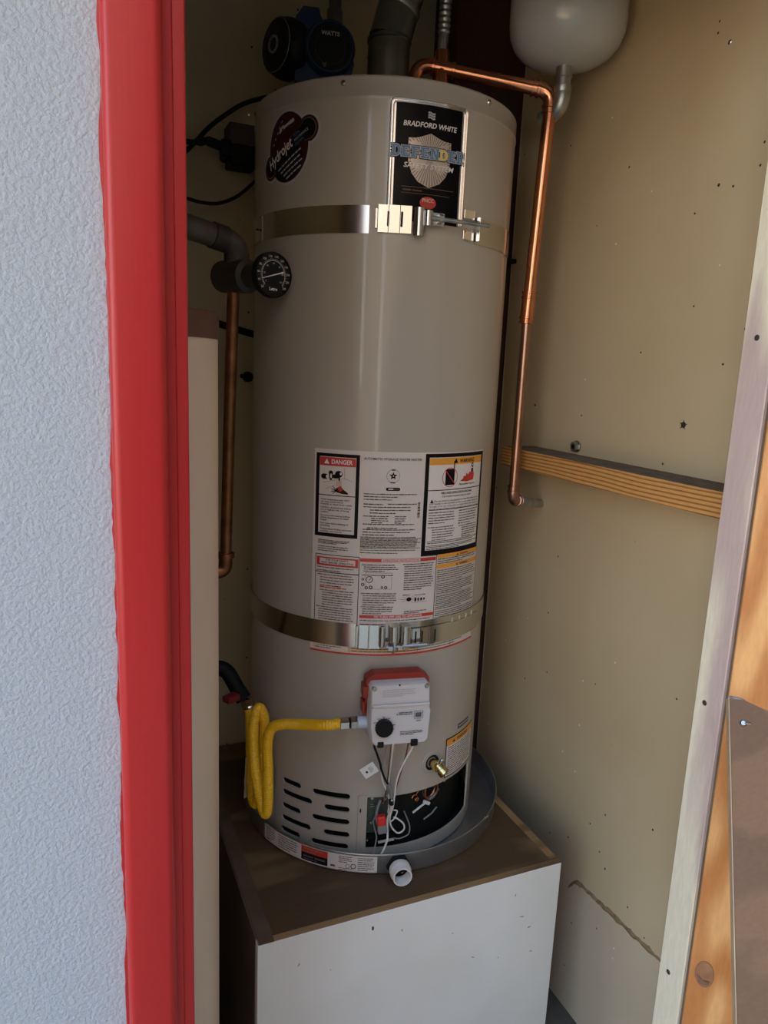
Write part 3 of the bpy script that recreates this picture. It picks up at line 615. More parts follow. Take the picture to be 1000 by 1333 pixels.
# slab letters DEFENDER
def slab(chr_, x, y, w_, h_, m, l, g=0.0):
    t = .28*w_; s_ = .17*h_; R_ = lambda a, b, c, d: lp.rect(x+a*w_-g, x+c*w_+g, y+b*h_-g, y+d*h_+g, m, l)
    if chr_ == 'D':
        R_(-.06, 0, .5, .17); R_(-.06, .83, .5, 1); R_(.08, .1, .36, .9)
        n_ = 10; o = [(x+(.45+.57*cos(-pi/2+pi*k/n_))*w_, y+(.5+.5*sin(-pi/2+pi*k/n_))*h_) for k in range(n_+1)]; i_ = [(x+(.45+.27*cos(-pi/2+pi*k/n_))*w_, y+(.5+.32*sin(-pi/2+pi*k/n_))*h_) for k in range(n_+1)]
        vs = []
        for (a, b), (c, d) in zip(o, i_):
            e = hypot(a-x-.45*w_, b-y-.5*h_) or 1; vs += [lp.P(a+g*(a-x-.45*w_)/e, b+g*(b-y-.5*h_)/e, l), lp.P(c-g*.5*(c-x-.45*w_)/e, d-g*.5*(d-y-.5*h_)/e, l)]
        lp.add(vs, [(2*k, 2*k+2, 2*k+3, 2*k+1) for k in range(n_)], lp.mi(m))
    elif chr_ in 'EF':
        R_(.08, .1, .36, .9); R_(-.06, .83, .95, 1); R_(-.06, 0, .95 if chr_ == 'E' else .5, .17); R_(.36, .43, .66, .57); R_(.62, .34, .72, .66); R_(.80, .68, .95, .9)
        if chr_ == 'E': R_(.80, .1, .95, .32)
    elif chr_ == 'N':
        R_(.06, .1, .28, .9); R_(.72, .1, .94, .9); R_(-.08, .84, .30, 1); R_(.6, .84, 1.06, 1); R_(-.08, 0, .42, .16)
        lp.quad((x+.08*w_-g, y+h_+g), (x+.36*w_+g, y+h_+g), (x+.94*w_+g, y-g), (x+.66*w_-g, y-g), m, l)
    elif chr_ == 'R':
        R_(.08, .1, .34, .9); R_(-.06, 0, .46, .16); R_(-.06, .84, .6, 1); R_(.34, .42, .62, .56); R_(.62, .48, .90, .94); R_(.72, 0, 1.1, .16)
        lp.quad((x+.46*w_-g, y+.46*h_+g), (x+.70*w_+g, y+.46*h_+g), (x+1.0*w_+g, y-g), (x+.72*w_-g, y-g), m, l)
xx = .0105; wl = .0145
lp.capsule((.0095, 1.8252), (.0095, 1.8252), .001, M_pblack, 2)
for g_, m_, l_ in ((.0022, M_pblack, 2), (.0011, M_psteel, 3), (0.0, M_pblue, 4)):
    for k, c_ in enumerate('DEFENDER'): slab(c_, .0110+k*.01660, 1.8165, wl, .0165 + (.0015 if k in (0, 7) else 0), M_pyellow if (k == 5 and l_ == 4) else m_, l_, g_)
lp.ell(.0110+5*.0166+.0060, 1.8248, .0016, .0022, M_pblue, 5, 8)
lp.text(.0765, 1.8000, 'SAFETY SYSTEM', .0078, M_pwhite, 4, width=.090, align='C', bold=.018, shear=.18)
lp.rect(.0290, .124, 1.7702-.0005, 1.7702, M_ptan, 1); lp.rect(.0290, .116, 1.7600, 1.7604, M_ptan, 1); lp.dashes(.032, .065, 1.7632, .0035, mat('print_dim', (.09, .035, .02), .5), 1)
lp.ell(.0769, 1.7468, .0148, .0098, M_pred, 1); lp.text(.0769, 1.7478, 'PHCC', .0058, M_psilver, 2, width=.021, align='C', bold=.03); lp.text(.0769, 1.7398, 'ICON', .0040, M_ptan, 2, width=.014, align='C')
lab(lp.build_print('brand_print', fr), 'silver shield with blue slab lettering, white maker name and a red oval')

# ---- oval sticker, tilted
hp = Print(on_cyl(), [], base=.0004, step=.00028)
ca, cb = (-.2335, 1.8115), (-.1385, 1.8625)
for ex, ey, cr, m_, l_ in ((.0545, .0615, .0258, M_psteel, 0), (.0505, .0572, .0215, M_pmaroon, 1)):
    hp.ell(-.1875, 1.8385, ex, ey, m_, l_, 44); hp.capsule(ca, cb, cr, m_, l_+.4)
hp.capsule(ca, cb, .0172, M_ptan, 2); hp.capsule(ca, cb, .0164, M_pblack, 3)
an = atan2(cb[1]-ca[1], cb[0]-ca[0])
hp.text(-.2330, 1.8062, 'Hydrojet', .0175, M_pwhite, 4, width=.0720, rot=an, bold=.02, shear=.25)
for k, t_ in enumerate(('TOTAL', 'PERFORMANCE', 'SYSTEM')): hp.text(-.1690+.0025*k, 1.8515-.0072*k, t_, .0046, M_pblue if k != 1 else M_psteel, 4, width=(.016, .034, .020)[k], rot=an)
hp.ell(-.1835, 1.8130, .036, .029, M_pblack, 2, 24, rot=an)
for k in range(4):                                         # small slanted lines of print
    u_l, v_l, W_l = -.2085+.0075*k, 1.8015-.0052*k, (.058, .052, .044, .034)[k]; q_ = 0
    while q_ < W_l:
        L_w = random.uniform(.005, .011); hp.quad((u_l+q_*cos(an), v_l+q_*sin(an)), (u_l+(q_+L_w)*cos(an), v_l+(q_+L_w)*sin(an)), (u_l+(q_+L_w)*cos(an)-.0009, v_l+(q_+L_w)*sin(an)+.0024), (u_l+q_*cos(an)-.0009, v_l+q_*sin(an)+.0024), M_psteel, 3); q_ += L_w+.0016
hp.capsule((-.2040, 1.8690), (-.1720, 1.8800), .0030, M_psteel, 2); hp.capsule((-.2055, 1.8655), (-.1980, 1.8735), .0024, M_psteel, 2)
for k in range(5): hp.ell(-.2245+.006*k, 1.8480+.0085*k, .0032, .0022, M_pblue, 2, 5, rot=.5)
for k in range(4): hp.ell(-.2165+.006*k, 1.8470+.0075*k, .0028, .0020, M_pblack, 2, 5, rot=.5)
lab(hp.build_print('jet_sticker', ht), 'dark maroon oval sticker with a tilted banner on the left of the jacket')

# ---- big rating label
L_ = Print(on_cyl(), [], base=.0004)
c = lambda *a: [x*.01 for x in a]
def R2(u0, u1, v0, v1, m, l): L_.rect(u0*cm, u1*cm, v0*cm, v1*cm, m, l)
R2(-10.95, 25.55, 93.4, 132.2, M_lpaper, 0)
rl = L_.build_print('rating_label', ht); lab(rl, 'large paper rating and warning label on the front of the jacket')
L_ = Print(on_cyl(), [], base=.0008); T = lambda u, v, t, h, m=M_pblack, w_=None, al='L', b=0.0, l=4: L_.text(u*cm, v*cm, t, h*cm, m, l, width=(w_*cm if w_ else None), align=al, bold=b)
BLK = lambda u0, u1, v1, v0, n, h=.22, ind=0.0, last=.6, m=None: L_.block(u0*cm, u1*cm, v1*cm, v0*cm, n, h*cm, m or M_pgrey, 3, last, ind*cm)
# danger panel
R2(-10.55, -2.3, 116.0, 131.45, M_pblack, 0); R2(-9.85, -2.95, 116.7, 130.85, M_lpaper, 1); R2(-9.8, -3.0, 129.2, 130.75, M_pred, 2); R2(-9.85, -2.95, 123.7, 123.85, M_pblack, 2)
T(-7.5, 129.6, 'DANGER', .78, M_pwhite, 3.9, 'L', .02); L_.poly(c(-8.9, 129.6)and[(-.0895, 1.2955), (-.0795, 1.2955), (-.0845, 1.3045)], M_pwhite, 3); T(-8.45, 129.65, '!', .5, M_pred, None, 'C')
L_.rect(-.0505, -.0500, 1.270, 1.290, M_pgrey, 2)                       # corner of the bath
L_.quad((-.0505, 1.2705), (-.036, 1.2655), (-.036, 1.2650), (-.0505, 1.2700), M_pgrey, 2); L_.quad((-.092, 1.2605), (-.0505, 1.2705), (-.0505, 1.2700), (-.092, 1.2600), M_pgrey, 2); L_.quad((-.086, 1.249), (-.066, 1.258), (-.066, 1.2575), (-.086, 1.2485), M_pgrey, 2)
for a, b, ra, rb in ((-8.9, 127.2, .62, .5), (-7.6, 127.35, .34, .85), (-6.7, 127.3, .9, .38), (-6.1, 127.75, .72, .62), (-7.6, 127.9, .42, .42)): L_.ell(a*cm, b*cm, ra*cm, rb*cm, M_pblack, 2, 14)
L_.rect(-.0925, -.0830, 1.2675, 1.2765, M_pblack, 2); L_.rect(-.0612, -.0585, 1.2655, 1.275, M_pblack, 2)
L_.ell(-.0835, 1.272, .0018, .003, M_pwhite, 3, 10); L_.ell(-.0572, 1.2785, .002, .0028, M_pwhite, 3, 10); L_.ell(-.0755, 1.2735, .0015, .0045, M_pwhite, 3, 10)
for k in range(5): L_.rect((-6.45+.2*k)*cm, (-6.38+.2*k)*cm, 1.255, 1.2655, M_pred, 2)
L_.poly([(-.0655, 1.2515), (-.0570, 1.2560), (-.0520, 1.2500), (-.0430, 1.2440), (-.0430, 1.2410), (-.0540, 1.2418), (-.0640, 1.2440)], M_pmaroon, 2); L_.poly([(-.063, 1.251), (-.0575, 1.255), (-.053, 1.249), (-.058, 1.245)], M_pred, 3)
for k, (x_, y_) in enumerate(((-7.25, 125.6), (-7.45, 125.1), (-7.45, 124.6), (-7.15, 124.25))): L_.quad((x_*cm, y_*cm), (-.0635, 1.2480), (-.0635, 1.2460), (x_*cm, y_*cm-.0012), M_pblack, 3)
v = 123.15
for para in (('Water temperature over 125°F', 'can cause severe burns', 'instantly or death from scalds.'), ('Children, disabled and elderly', 'are at highest risk of being', 'scalded.'), ('See instruction manual before', 'setting temperature at water', 'heater.'), ('Feel water before bathing or', 'showering.'), ('Temperature limiting valves are', 'available, see manual.')):
    for t_ in para: T(-9.45, v-.3, t_, .30, M_pblack, len(t_)*.195, 'L', .012); v -= .43
    v -= .2
BLK(-9.8, -3.6, 115.3, 114.7, 3, .18); BLK(-9.8, -3.5, 114.1, 113.3, 3, .18)
# centre column
T(3.75, 130.7, 'AUTOMATIC STORAGE WATER HEATER', .42, M_pblack, 10.7, 'C', .006)
L_.arc(.0381, 1.2788, .0118, .0123, M_pblack, 2)
star = [(.0381+(.0078 if k % 2 == 0 else .0034)*sin(pi*k/5), 1.2788+(.0078 if k % 2 == 0 else .0034)*cos(pi*k/5)) for k in range(10)]; L_.poly(star, M_pblack, 2); L_.ell(.0381, 1.2788, .0012, .0012, M_lpaper, 3, 10)
L_.rect(.0350, .0412, 1.2885, 1.2910, M_pgrey, 3); L_.rect(.0330, .0420, 1.2655, 1.2680, M_pgrey, 3)
L_.capsule((.0285, 1.2546), (.0490, 1.2546), .0030, M_pblack, 2); L_.dashes(.0300, .0390, 1.2535, .0024, M_pwhite, 3); L_.dashes(.0400, .0500, 1.2535, .0022, M_pgrey, 3)
BLK(-1.4, 9.0, 124.5, 124.0, 2, .2); BLK(-1.4, 4.5, 123.5, 122.6, 2, .2); L_.dashes(.030, .085, 1.226, .002, M_pgrey, 3); BLK(-1.4, 7.6, 122.1, 121.0, 3, .2, 1.2)
BLK(-1.4, 3.6, 120.4, 119.2, 4, .2, 1.5); BLK(4.4, 6.6, 120.4, 119.2, 4, .2); BLK(-1.4, 8.6, 118.9, 118.2, 2, .2, .8); BLK(-1.4, 8.4, 117.9, 116.9, 3, .2)
v = 120.1
while v < 123.0: hh = random.choice((.06, .1, .16)); R2(8.7, 9.2, v, v+hh, M_pblack, 2); v += hh+random.choice((.06, .09, .14))
BLK(-1.75, 9.85, 116.45, 114.4, 9, .17, 0, .98); BLK(-1.75, 9.85, 114.0, 113.5, 2, .17)
# warning panel
R2(9.85, 25.4, 112.65, 131.95, M_pblack, 0); R2(10.65, 24.65, 113.75, 131.25, M_lwhite, 1); R2(10.7, 24.6, 129.85, 131.15, M_porange, 2); R2(10.65, 24.65, 125.05, 125.2, M_pblack, 2)
T(17.6, 130.15, 'WARNING', .72, M_pblack, 4.3, 'L', .02); L_.poly([(.161, 1.301), (.172, 1.301), (.1665, 1.3105)], M_pblack, 3)
R2(14.3, 16.5, 126.0, 129.0, M_pblack, 2); L_.rect(.1440, .1640, 1.2895, 1.2905, M_pblack, 2); L_.rect(.1620, .1645, 1.290, 1.305, M_pblack, 2); L_.quad((.164, 1.304), (.172, 1.308), (.172, 1.306), (.164, 1.302), M_pblack, 2)
L_.arc(.154, 1.2745, .0172, .0185, M_pred, 3); L_.quad((.1415, 1.2880), (.1435, 1.2880), (.1675, 1.2615), (.1650, 1.2615), M_pred, 4)
L_.poly([(.180, 1.266), (.188, 1.270), (.190, 1.275), (.195, 1.274), (.198, 1.281), (.203, 1.277), (.208, 1.283), (.212, 1.279), (.218, 1.287), (.222, 1.276), (.220, 1.266), (.200, 1.264)], M_pred, 2)
L_.ell(.2155, 1.2950, .0035, .005, M_pblack, 2, 12); L_.quad((.212, 1.289), (.219, 1.289), (.216, 1.282), (.211, 1.282), M_pblack, 3); L_.ell(.2165, 1.2955, .0015, .002, M_pwhite, 3, 8)
T(17.8, 125.85, 'Flammable Vapors', .34, M_pblack, 4.6, 'L', .01)
T(17.6, 124.35, 'FIRE AND EXPLOSION HAZARD', .42, M_pblack, 8.2, 'C', .018); T(17.6, 123.75, 'Can result in serious injury or death', .36, M_pblack, 7.6, 'C', .004)
L_.poly([(.1115, 1.2275), (.1195, 1.2275), (.1155, 1.2345)], M_pblack, 3)
for k, t_ in enumerate(('Do not store or use gasoline or other flammable vapors', 'and liquids in the vicinity of this or any other appliance.', 'Storage of or use of gasoline or other flammable vapors or', 'liquids in the vicinity of this appliance can result in serious')): T(12.1 if k == 0 else 11.0, 122.95-.5*k, t_, .32, M_pblack, 12.0 if k == 0 else 13.2, 'L', .004)
R2(11.0, 24.6, 121.35, 121.48, M_pblack, 2)
BLK(11.0, 17.2, 120.9, 118.9, 5, .22); BLK(18.2, 24.2, 120.9, 118.4, 6, .22); BLK(11.0, 17.4, 118.1, 115.7, 6, .22, .9); BLK(18.4, 24.3, 117.9, 115.7, 6, .22, .9)
R2(10.9, 24.6, 115.3, 115.42, M_pblack, 2); BLK(11.0, 24.3, 115.05, 114.85, 1, .2, 0, .9); R2(10.8, 24.6, 114.5, 114.62, M_pblack, 2); BLK(10.9, 24.3, 114.3, 113.95, 2, .18, 0, .6)
# lower left: safety
L_.box_frame(-.1025, -.0172, .98, 1.126, .0012, M_pblack, 1); R2(-10.25, -1.7, 109.1, 109.25, M_pblack, 2)
R2(-9.95, -1.95, 110.45, 112.1, M_pred, 2); R2(-9.35, -2.5, 110.8, 111.85, M_lpaper, 3); T(-5.95, 111.42, 'FOR YOUR SAFETY', .34, M_pblack, 4.4, 'C', .02); T(-5.95, 110.92, 'READ BEFORE OPERATING', .34, M_pblack, 6.2, 'C', .02)
BLK(-9.9, -2.2, 110.1, 109.5, 2, .2)
BLK(-9.7, -2.3, 108.7, 106.6, 5, .2, .5); L_.dashes(-.093, -.040, 1.0615, .0024, M_pred, 3); BLK(-9.2, -2.3, 105.7, 102.9, 7, .2, .5); BLK(-9.9, -2.3, 102.4, 99.6, 7, .2, .5)
# lower centre: operating instructions
R2(-1.62, 13.15, 111.75, 112.4, M_pred, 2); R2(2.3, 9.8, 111.85, 112.32, M_lpaper, 3); T(6.05, 111.92, 'OPERATING INSTRUCTIONS', .34, M_pred, 7.0, 'C', .012)
R2(-1.4, 13.2, 100.85, 101.45, M_pred, 2); T(6.0, 100.98, 'TO TURN OFF GAS TO APPLIANCE', .36, M_pwhite, 9.4, 'C', .012)
R2(13.25, 13.38, 99.0, 112.7, M_pblack, 2)
BLK(-1.3, 5.6, 111.2, 110.0, 4, .2, .4); BLK(6.4, 12.9, 111.3, 106.4, 12, .2, .3)
L_.arc(.002, 1.084, .0052, .0064, M_pblack, 2); L_.quad((.001, 1.082), (.0045, 1.0875), (.0051, 1.0871), (.0018, 1.0816), M_pblack, 2); L_.dashes(-.012, .046, 1.0915, .0016, M_pgrey, 3)
for a, b, d_ in ((-1.0, 108.4, .25), (-1.0, 107.4, .3), (2.7, 109.0, .35), (3.3, 106.9, .3), (2.6, 106.9, .25), (-.3, 106.8, .3), (.5, 106.9, .35)): L_.arc(a*cm, b*cm, d_*.55*cm, d_*cm, M_pblack, 2, n=10)
L_.box_frame(-.006, .044, 1.0655, 1.097, .0004, M_pgrey, 1)
BLK(-1.3, 5.6, 105.7, 103.5, 6, .2, .4); BLK(-1.2, 5.0, 103.1, 101.8, 4, .2, .3)
for k in range(9): a = 2*pi*k/9+.3; L_.quad((.0787, 1.0445), (.0787+.017*cos(a), 1.0445+.008*sin(a)), (.0787+.017*cos(a), 1.0450+.008*sin(a)), (.0787, 1.0450), M_pgrey, 2)
L_.ell(.0787, 1.0447, .005, .0042, M_pblack, 3, 9); L_.dashes(.09, .112, 1.0515, .0018, M_pgrey, 3); L_.dashes(.066, .08, 1.0525, .0018, M_pgrey, 3)
for k in range(4): L_.ell((9.2+.6*k)*cm, 1.0435, .0022, .0045-.0006*k, M_pblack if k % 2 == 0 else M_pgrey, 2, 8)
L_.rect(.088, .115, 1.0378, 1.0383, M_pgrey, 2); BLK(7.0, 12.2, 102.1, 101.75, 2, .2)
BLK(-1.3, 13.0, 100.4, 99.7, 2, .2, 0, .95, M_pgrey); BLK(-1.3, 13.0, 99.3, 99.0, 1, .2)
# lower right
R2(13.5, 25.25, 112.0, 112.75, M_porange, 2); R2(13.5, 25.25, 109.95, 110.75, M_porange, 2)
for z_ in (112.15, 110.15): T(19.2, z_, 'WARNING', .38, M_pblack, 2.6, 'L', .01); L_.poly([(.1838, z_*cm), (.1888, z_*cm), (.1863, z_*cm+.0042)], M_pblack, 3)
R2(25.25, 25.35, 99, 112.8, M_pblack, 2); BLK(13.6, 25.0, 111.8, 111.0, 3, .2); BLK(13.6, 25.0, 109.6, 107.5, 6, .2); R2(13.5, 25.2, 107.15, 107.2, M_pgrey, 2); BLK(13.6, 25.0, 106.9, 105.0, 6, .2); R2(13.5, 25.2, 104.65, 104.7, M_pgrey, 2); BLK(13.6, 25.0, 104.4, 101.9, 8, .2); BLK(13.6, 25.0, 101.4, 99.4, 6, .2)
# strip under the strap
R2(-10.95, 25.55, 93.4, 93.75, M_pred, 1); M_pbuff = mat('print_buff', (.66, .42, .22), .45)
R2(-10.3, -3.2, 93.95, 95.0, M_pbuff, 1); R2(-2.9, 10.0, 93.95, 95.0, M_pbuff, 1); R2(-10.1, -3.4, 94.05, 94.9, M_lpaper, 2); BLK(-9.9, -4.5, 94.7, 94.3, 2, .2); BLK(-2.7, 24.8, 94.7, 94.2, 2, .2, 0, .8)
for u_k in (-3.1, 10.1, 18.0): R2(u_k, u_k+.12, 93.8, 95.0, M_ptan, 3)
L_.build_print('label_print', rl)

# ---- small warning label low on the right
W_ = Print(on_cyl(), [], base=.0004); d2 = lambda a: rad(a)*HR
W_.rect(d2(42.6), d2(68.5), .643, .731, M_pblack, 0); W_.rect(d2(43.2), d2(67.9), .6455, .7285, M_lwhite, 1); W_.rect(d2(43.2), d2(67.9), .7135, .7285, M_porange, 2)
W_.text(d2(50.5), .7175, 'WARNING', .0070, M_pblack, 3, width=.046, bold=.02); W_.poly([(d2(47.3), .7175), (d2(49.3), .7175), (d2(48.3), .7245)], M_pblack, 3)
W_.block(d2(44.2), d2(67), .709, .650, 14, .0023, M_pgrey, 2)
lab(W_.build_print('warning_label', ht), 'small white label with orange header near the drain valve')
W_ = Print(on_cyl(), [], base=.0004); W_.rect(d2(51), d2(61.8), .7405, .7520, M_pgrey, 0); W_.dashes(d2(52), d2(61), .7450, .003, M_psteel, 1); W_.build_print('grey_tag', ht)

# ---- gas control valve
GV = frame(12.5, 0.845, 0.262); MR = MB()
gv = MB()   # faceted grey cover
out = [(-.057, .050), (-.052, .058), (.051, .058), (.0575, .051), (.0575, .012), (.060, .006), (.057, -.054), (.050, -.061), (-.047, -.061), (-.054, -.054), (-.058, -.02)]
def scaled(P, s_, dx=0, dy=0): return [(x*s_+dx, y*s_+dy) for x, y in P]
rings = [(out, 0.010), (out, .048), (scaled(out, .975), .056), (scaled(out, .94), .0595)]
vs = [GV @ Vector((x, y, h - (.010*max(0, (y-.015)/.045) if h > .02 else 0))) for P_, h in rings for x, y in P_]; n = len(out)
fs = [(r*n+k, r*n+(k+1) % n, (r+1)*n+(k+1) % n, (r+1)*n+k) for r in range(3) for k in range(n)] + [tuple(range(3*n, 4*n))]
gv.add(vs, fs); cov = gv.build('gas_valve', M_valvegrey, ht, smooth=25); lab(cov, 'light grey gas control valve housing')
MB().box((-.0545, .016, .0575), (.0555, .0215, .0605), M=GV, bevel=.0015).build('ridge', M_valvegrey, cov)
rb = MB(); rb.prism([(-.062, .030), (-.060, .060), (-.046, .069), (.044, .069), (.060, .058), (.062, .028), (.062, .005), (-.062, -.012)], GV, .004, .030)
rb.prism([(-.066, .026), (-.066, .048), (-.056, .048), (-.056, .026)], GV, .008, .034); rb.prism([(-.066, -.006), (-.066, .016), (-.056, .016), (-.056, -.006)], GV, .008, .030)
lab(rb.build('back_plate', M_valvered, ht, smooth=0), 'dark red plastic plate behind the valve')
kb = MB(); o = GV @ Vector((-.0315, -.0215, 0)); ax = GV.to_3x3() @ Vector((0, 0, 1)); kb.lathe([(.0155, .056), (.0155, .070), (.0145, .0715), (.0002, .0715)], o, ax, 32)
for k in range(20): a = 2*pi*k/20; p_ = o + ax*.0635 + (GV.to_3x3() @ Vector((cos(a), sin(a), 0)))*.0155; kb.tube([p_-ax*.006, p_+ax*.006], .0013, 5)
kb.build('knob', M_black, cov, smooth=30)
pv_ = Print(lambda u, v, e: GV @ Vector((u, v, .0597+e-.010*max(0, (v-.015)/.045))), [], base=.0002)
for a in (60, 90, 120, 10, 150): pv_.dashes(-.0315+.0195*cos(rad(a))-.003, -.0315+.0195*cos(rad(a))+.003, -.0225+.0195*sin(rad(a)), .0016, M_pgrey, 1)
pv_.dashes(-.004, .022, .0035, .002, M_pgrey, 1); pv_.dashes(-.004, .022, .000, .002, M_pgrey, 1); pv_.poly([(-.0085, .0005), (-.0055, .0005), (-.007, .0035)], M_pblack, 1)
pv_.block(.000, .045, -.0335, -.0395, 3, .0018, M_pgrey, 1); pv_.dashes(.030, .040, -.0140, .0018, M_pgrey, 1); pv_.block(-.035, .03, .047, .036, 4, .0014, mat('faint_print', (.50, .45, .42), .5), 1)
pv_.build_print('valve_print', cov); pv_ = Print(pv_.map, [], base=.0002); pv_.box_frame(.0255, .0425, -.009, .0065, .0007, M_pgrey, 1); pv_.build_print('window_outline', cov)
MB().box((.0285, -.006, .0575), (.0395, .002, .0608), M=GV, bevel=.001).build('status_window', mat('smoky_lens', (.10, .10, .11), .15), cov)
for x_, y_ in ((-.0495, .0500), (.0495, .0500)):
    p_ = GV @ Vector((x_, y_, .047)); s_ = MB(); s_.lathe([(.0002, .0055), (.0042, .0055), (.0048, .004), (.0048, 0)], p_, ax, 14); s_.build('corner_screw', M_screw, cov)
MB().cyl(GV @ Vector((-.002, .0545, .046)), GV @ Vector((-.002, .0545, .0512)), .0017, 8).build('vent_hole', M_black, cov)
MB().box((-.0415, -.0625, .042), (-.0300, -.0510, .0615), M=GV, bevel=.001).build('plug', M_black, cov, smooth=0)
MB().box((.0215, -.0625, .042), (.0345, -.0500, .0640), M=GV, bevel=.001).build('plug', M_black, cov, smooth=0)
# inlet elbow and union nuts on the left
P0 = GV @ Vector((-.060, -.026, .026)); tl = GV.to_3x3() @ Vector((-1, 0, 0))
MB().lathe([(.012, -.006), (.0125, .004), (.0115, .012), (.010, .016)], P0, tl, 16).build('inlet_fitting', M_ltblue, ht)
cn = MB(); cn.lathe([(.0115, .0), (.0128, .0015), (.0128, .0125), (.0115, .014)], P0+tl*.014, tl, 6); cn.build('union_nut', M_steel, ht, smooth=0)
cn = MB(); cn.lathe([(.0105, .0), (.0120, .0015), (.0120, .0165), (.0108, .018)], P0+tl*.030, tl, 6); cn.build('union_nut', M_bright, ht, smooth=0)
# drain valve
dv = frame(34.1, .6925, HR); dn = dv.to_3x3() @ Vector((0, 0, 1)); du = dv.to_3x3() @ Vector((1, 0, 0)); o = dv @ Vector((0, 0, 0))
MB().lathe([(.011, .0006), (.0165, .0012), (.018, .0005)], o, dn, 28).build('drain_opening', M_inner, ht)
MB().lathe([(.0166, .0), (.0166, .0018), (.0235, .0012), (.0245, 0)], o, dn, 32).build('drain_ring', M_jacket2, ht)
hb = MB(); hb.lathe([(.0095, .0), (.0095, .014), (.0115, .015), (.0115, .021), (.009, .022), (.009, .029)], o, dn, 12); e_ = o+dn*.026; sp = (dn*.85+Vector((0, 0, -.55))+du*.30).normalized()
hb.lathe([(.0085, -.006), (.0085, .004), (.0115, .005), (.0115, .015), (.0095, .0158), (.0075, .0150), (.0070, .004)], e_, sp, 18)
dvo = hb.build('drain_valve', M_brass, ht, smooth=35)
up_ = (Vector((0, 0, 1))+du*.25+dn*.35).normalized(); hs = MB(); hs.cyl(o+dn*.02, o+dn*.02+up_*.014, .0045, 10); hs.lathe([(.006, .012), (.0065, .014), (.0065, .020), (.004, .022), (.0002, .022)], o+dn*.02, up_, 12); hs.build('stem', M_bright, dvo)
hl = MB(); hl.lathe([(.0002, .005), (.0068, .005)], e_, sp, 14); hl.build('spout_bore', M_inner, dvo)

# ---- burner compartment: inner door, coil, leads
bd = MB(); vs = []; fs = []
for k in range(11):
    a = 4+13*k/10; vs += [cp(a, .546, .236), cp(a, .6335, .236)]
bd.add(vs, [(2*k, 2*k+2, 2*k+3, 2*k+1) for k in range(10)]); idr = bd.build('inner_door', M_green, ht)
for a, z in ((6.0, .625), (6.0, .570)): 
    MB().lathe([(.0002, .004), (.003, .0038), (.0045, .002), (.005, 0)], cp(a, z, .236), cp(a, 0, 1), 12).build('door_screw', M_screw, idr)
for z in (.611, .6065): MB().tube([cp(5.2, z, .238), cp(7.6, z+.001, .2385)], .0009, 6).build('door_rib', M_screw, idr)
bkt = MB(); bkt.box((-.003, -.046, 0), (.003, .046, .012), M=frame(17.5, .592, .232)); bkt.box((-.03, -.002, 0), (.03, .002, .02), M=frame(10.5, .543, .228)); bkt.build('bracket', M_inner, ht, smooth=0)
MB().tube([cp(9.5, .5305, .246), cp(17, .5345, .247)], .0028, 8).build('ceramic_rod', mat('ceramic', (.58, .52, .42), .6), ht)
MB().lathe([(.0002, .004), (.0022, .0038), (.0034, .0015), (.0036, 0)], cp(4.5, .530, .2345), cp(4.5, 0, 1), 10).build('door_screw', M_bright, ht)
coil = MB(); cf = frame(39, .612, .222)
pts = [cf @ Vector((.016*cos(t), .019*sin(t), .0012*t)) for t in [k*.32 for k in range(46)]]
coil.tube(pts, .0021, 7); lab(coil.build('copper_coil', mat('coil_copper', (.45, .20, .13), .3, metal=.9), ht), 'small coiled copper pilot tube')
bfit = MB(); f2 = frame(29, .608, .225); q = f2.to_3x3() @ Vector((0, 0, 1)); o2 = f2 @ Vector((0, 0, 0))
bfit.lathe([(.0075, 0), (.0075, .007), (.0055, .008), (.0055, .016), (.003, .017), (.0002, .017)], o2, q, 6); bfit.tube([o2+q*.004, cp(33, .618, .224), cp(36, .622, .222)], .003, 8); bfit.build('pilot_fitting', M_copper, ht, smooth=0)
MB().box((-.0085, -.0035, -.003), (.0085, .0035, .004), M=frame(36, .590, .236) @ Matrix.Rotation(-.55, 4, 'Z'), bevel=.001).build('spade_terminal', M_wire, ht, smooth=0)
MB().tube([cp(28, .576, .235), cp(32, .585, .236), cp(35, .5895, .236)], .0022, 7).build('lead', M_wire, ht)
MB().tube([cp(38, .5935, .236), cp(41, .60, .236), cp(45, .606, .234)], .0020, 7).build('lead', M_greywire, ht)
MB().lathe([(.0002, .004), (.004, .0036), (.006, 0)], cp(52, .612, .226), cp(52, 0, 1), 10).build('door_screw', M_galv, ht)
MB().tube([cp(34, .556, .24), cp(39, .562, .24), cp(43, .569, .238)], .0018, 6).build('lead', M_greywire, ht)
def wire(name, pts, r, m, seg=7): return MB().tube(smooth_path([cp(*p) for p in pts], 7), r, seg).build(name, m, ht)
lab(wire('vent_tube', [(11.3, .785, .300), (11.0, .760, .300), (10.8, .72, .295), (10.6, .68, .288), (10.4, .655, .280), (10.3, .63, .262)], .0042, M_bright, 12), 'shiny metal tube down from the valve')
wire('wire', [(19.6, .793, .306), (18.4, .765, .303), (15.8, .735, .300), (13.6, .700, .298), (13.4, .66, .290), (13.6, .63, .280), (13.2, .60, .268), (14.4, .575, .262), (17.5, .558, .262), (20.3, .563, .262), (20.2, .575, .26), (17.5, .587, .258), (15.5, .592, .258)], .0017, M_wire)
wire('wire', [(12.6, .650, .288), (12.8, .62, .276), (12.4, .598, .266), (12.6, .578, .262), (12.9, .56, .262), (12.4, .548, .268), (10.8, .536, .276), (8.9, .5295, .286)], .0021, M_wire)
wire('wire', [(14.8, .612, .264), (16.8, .607, .262), (15.6, .592, .262), (13.9, .585, .262)], .0014, M_wire)
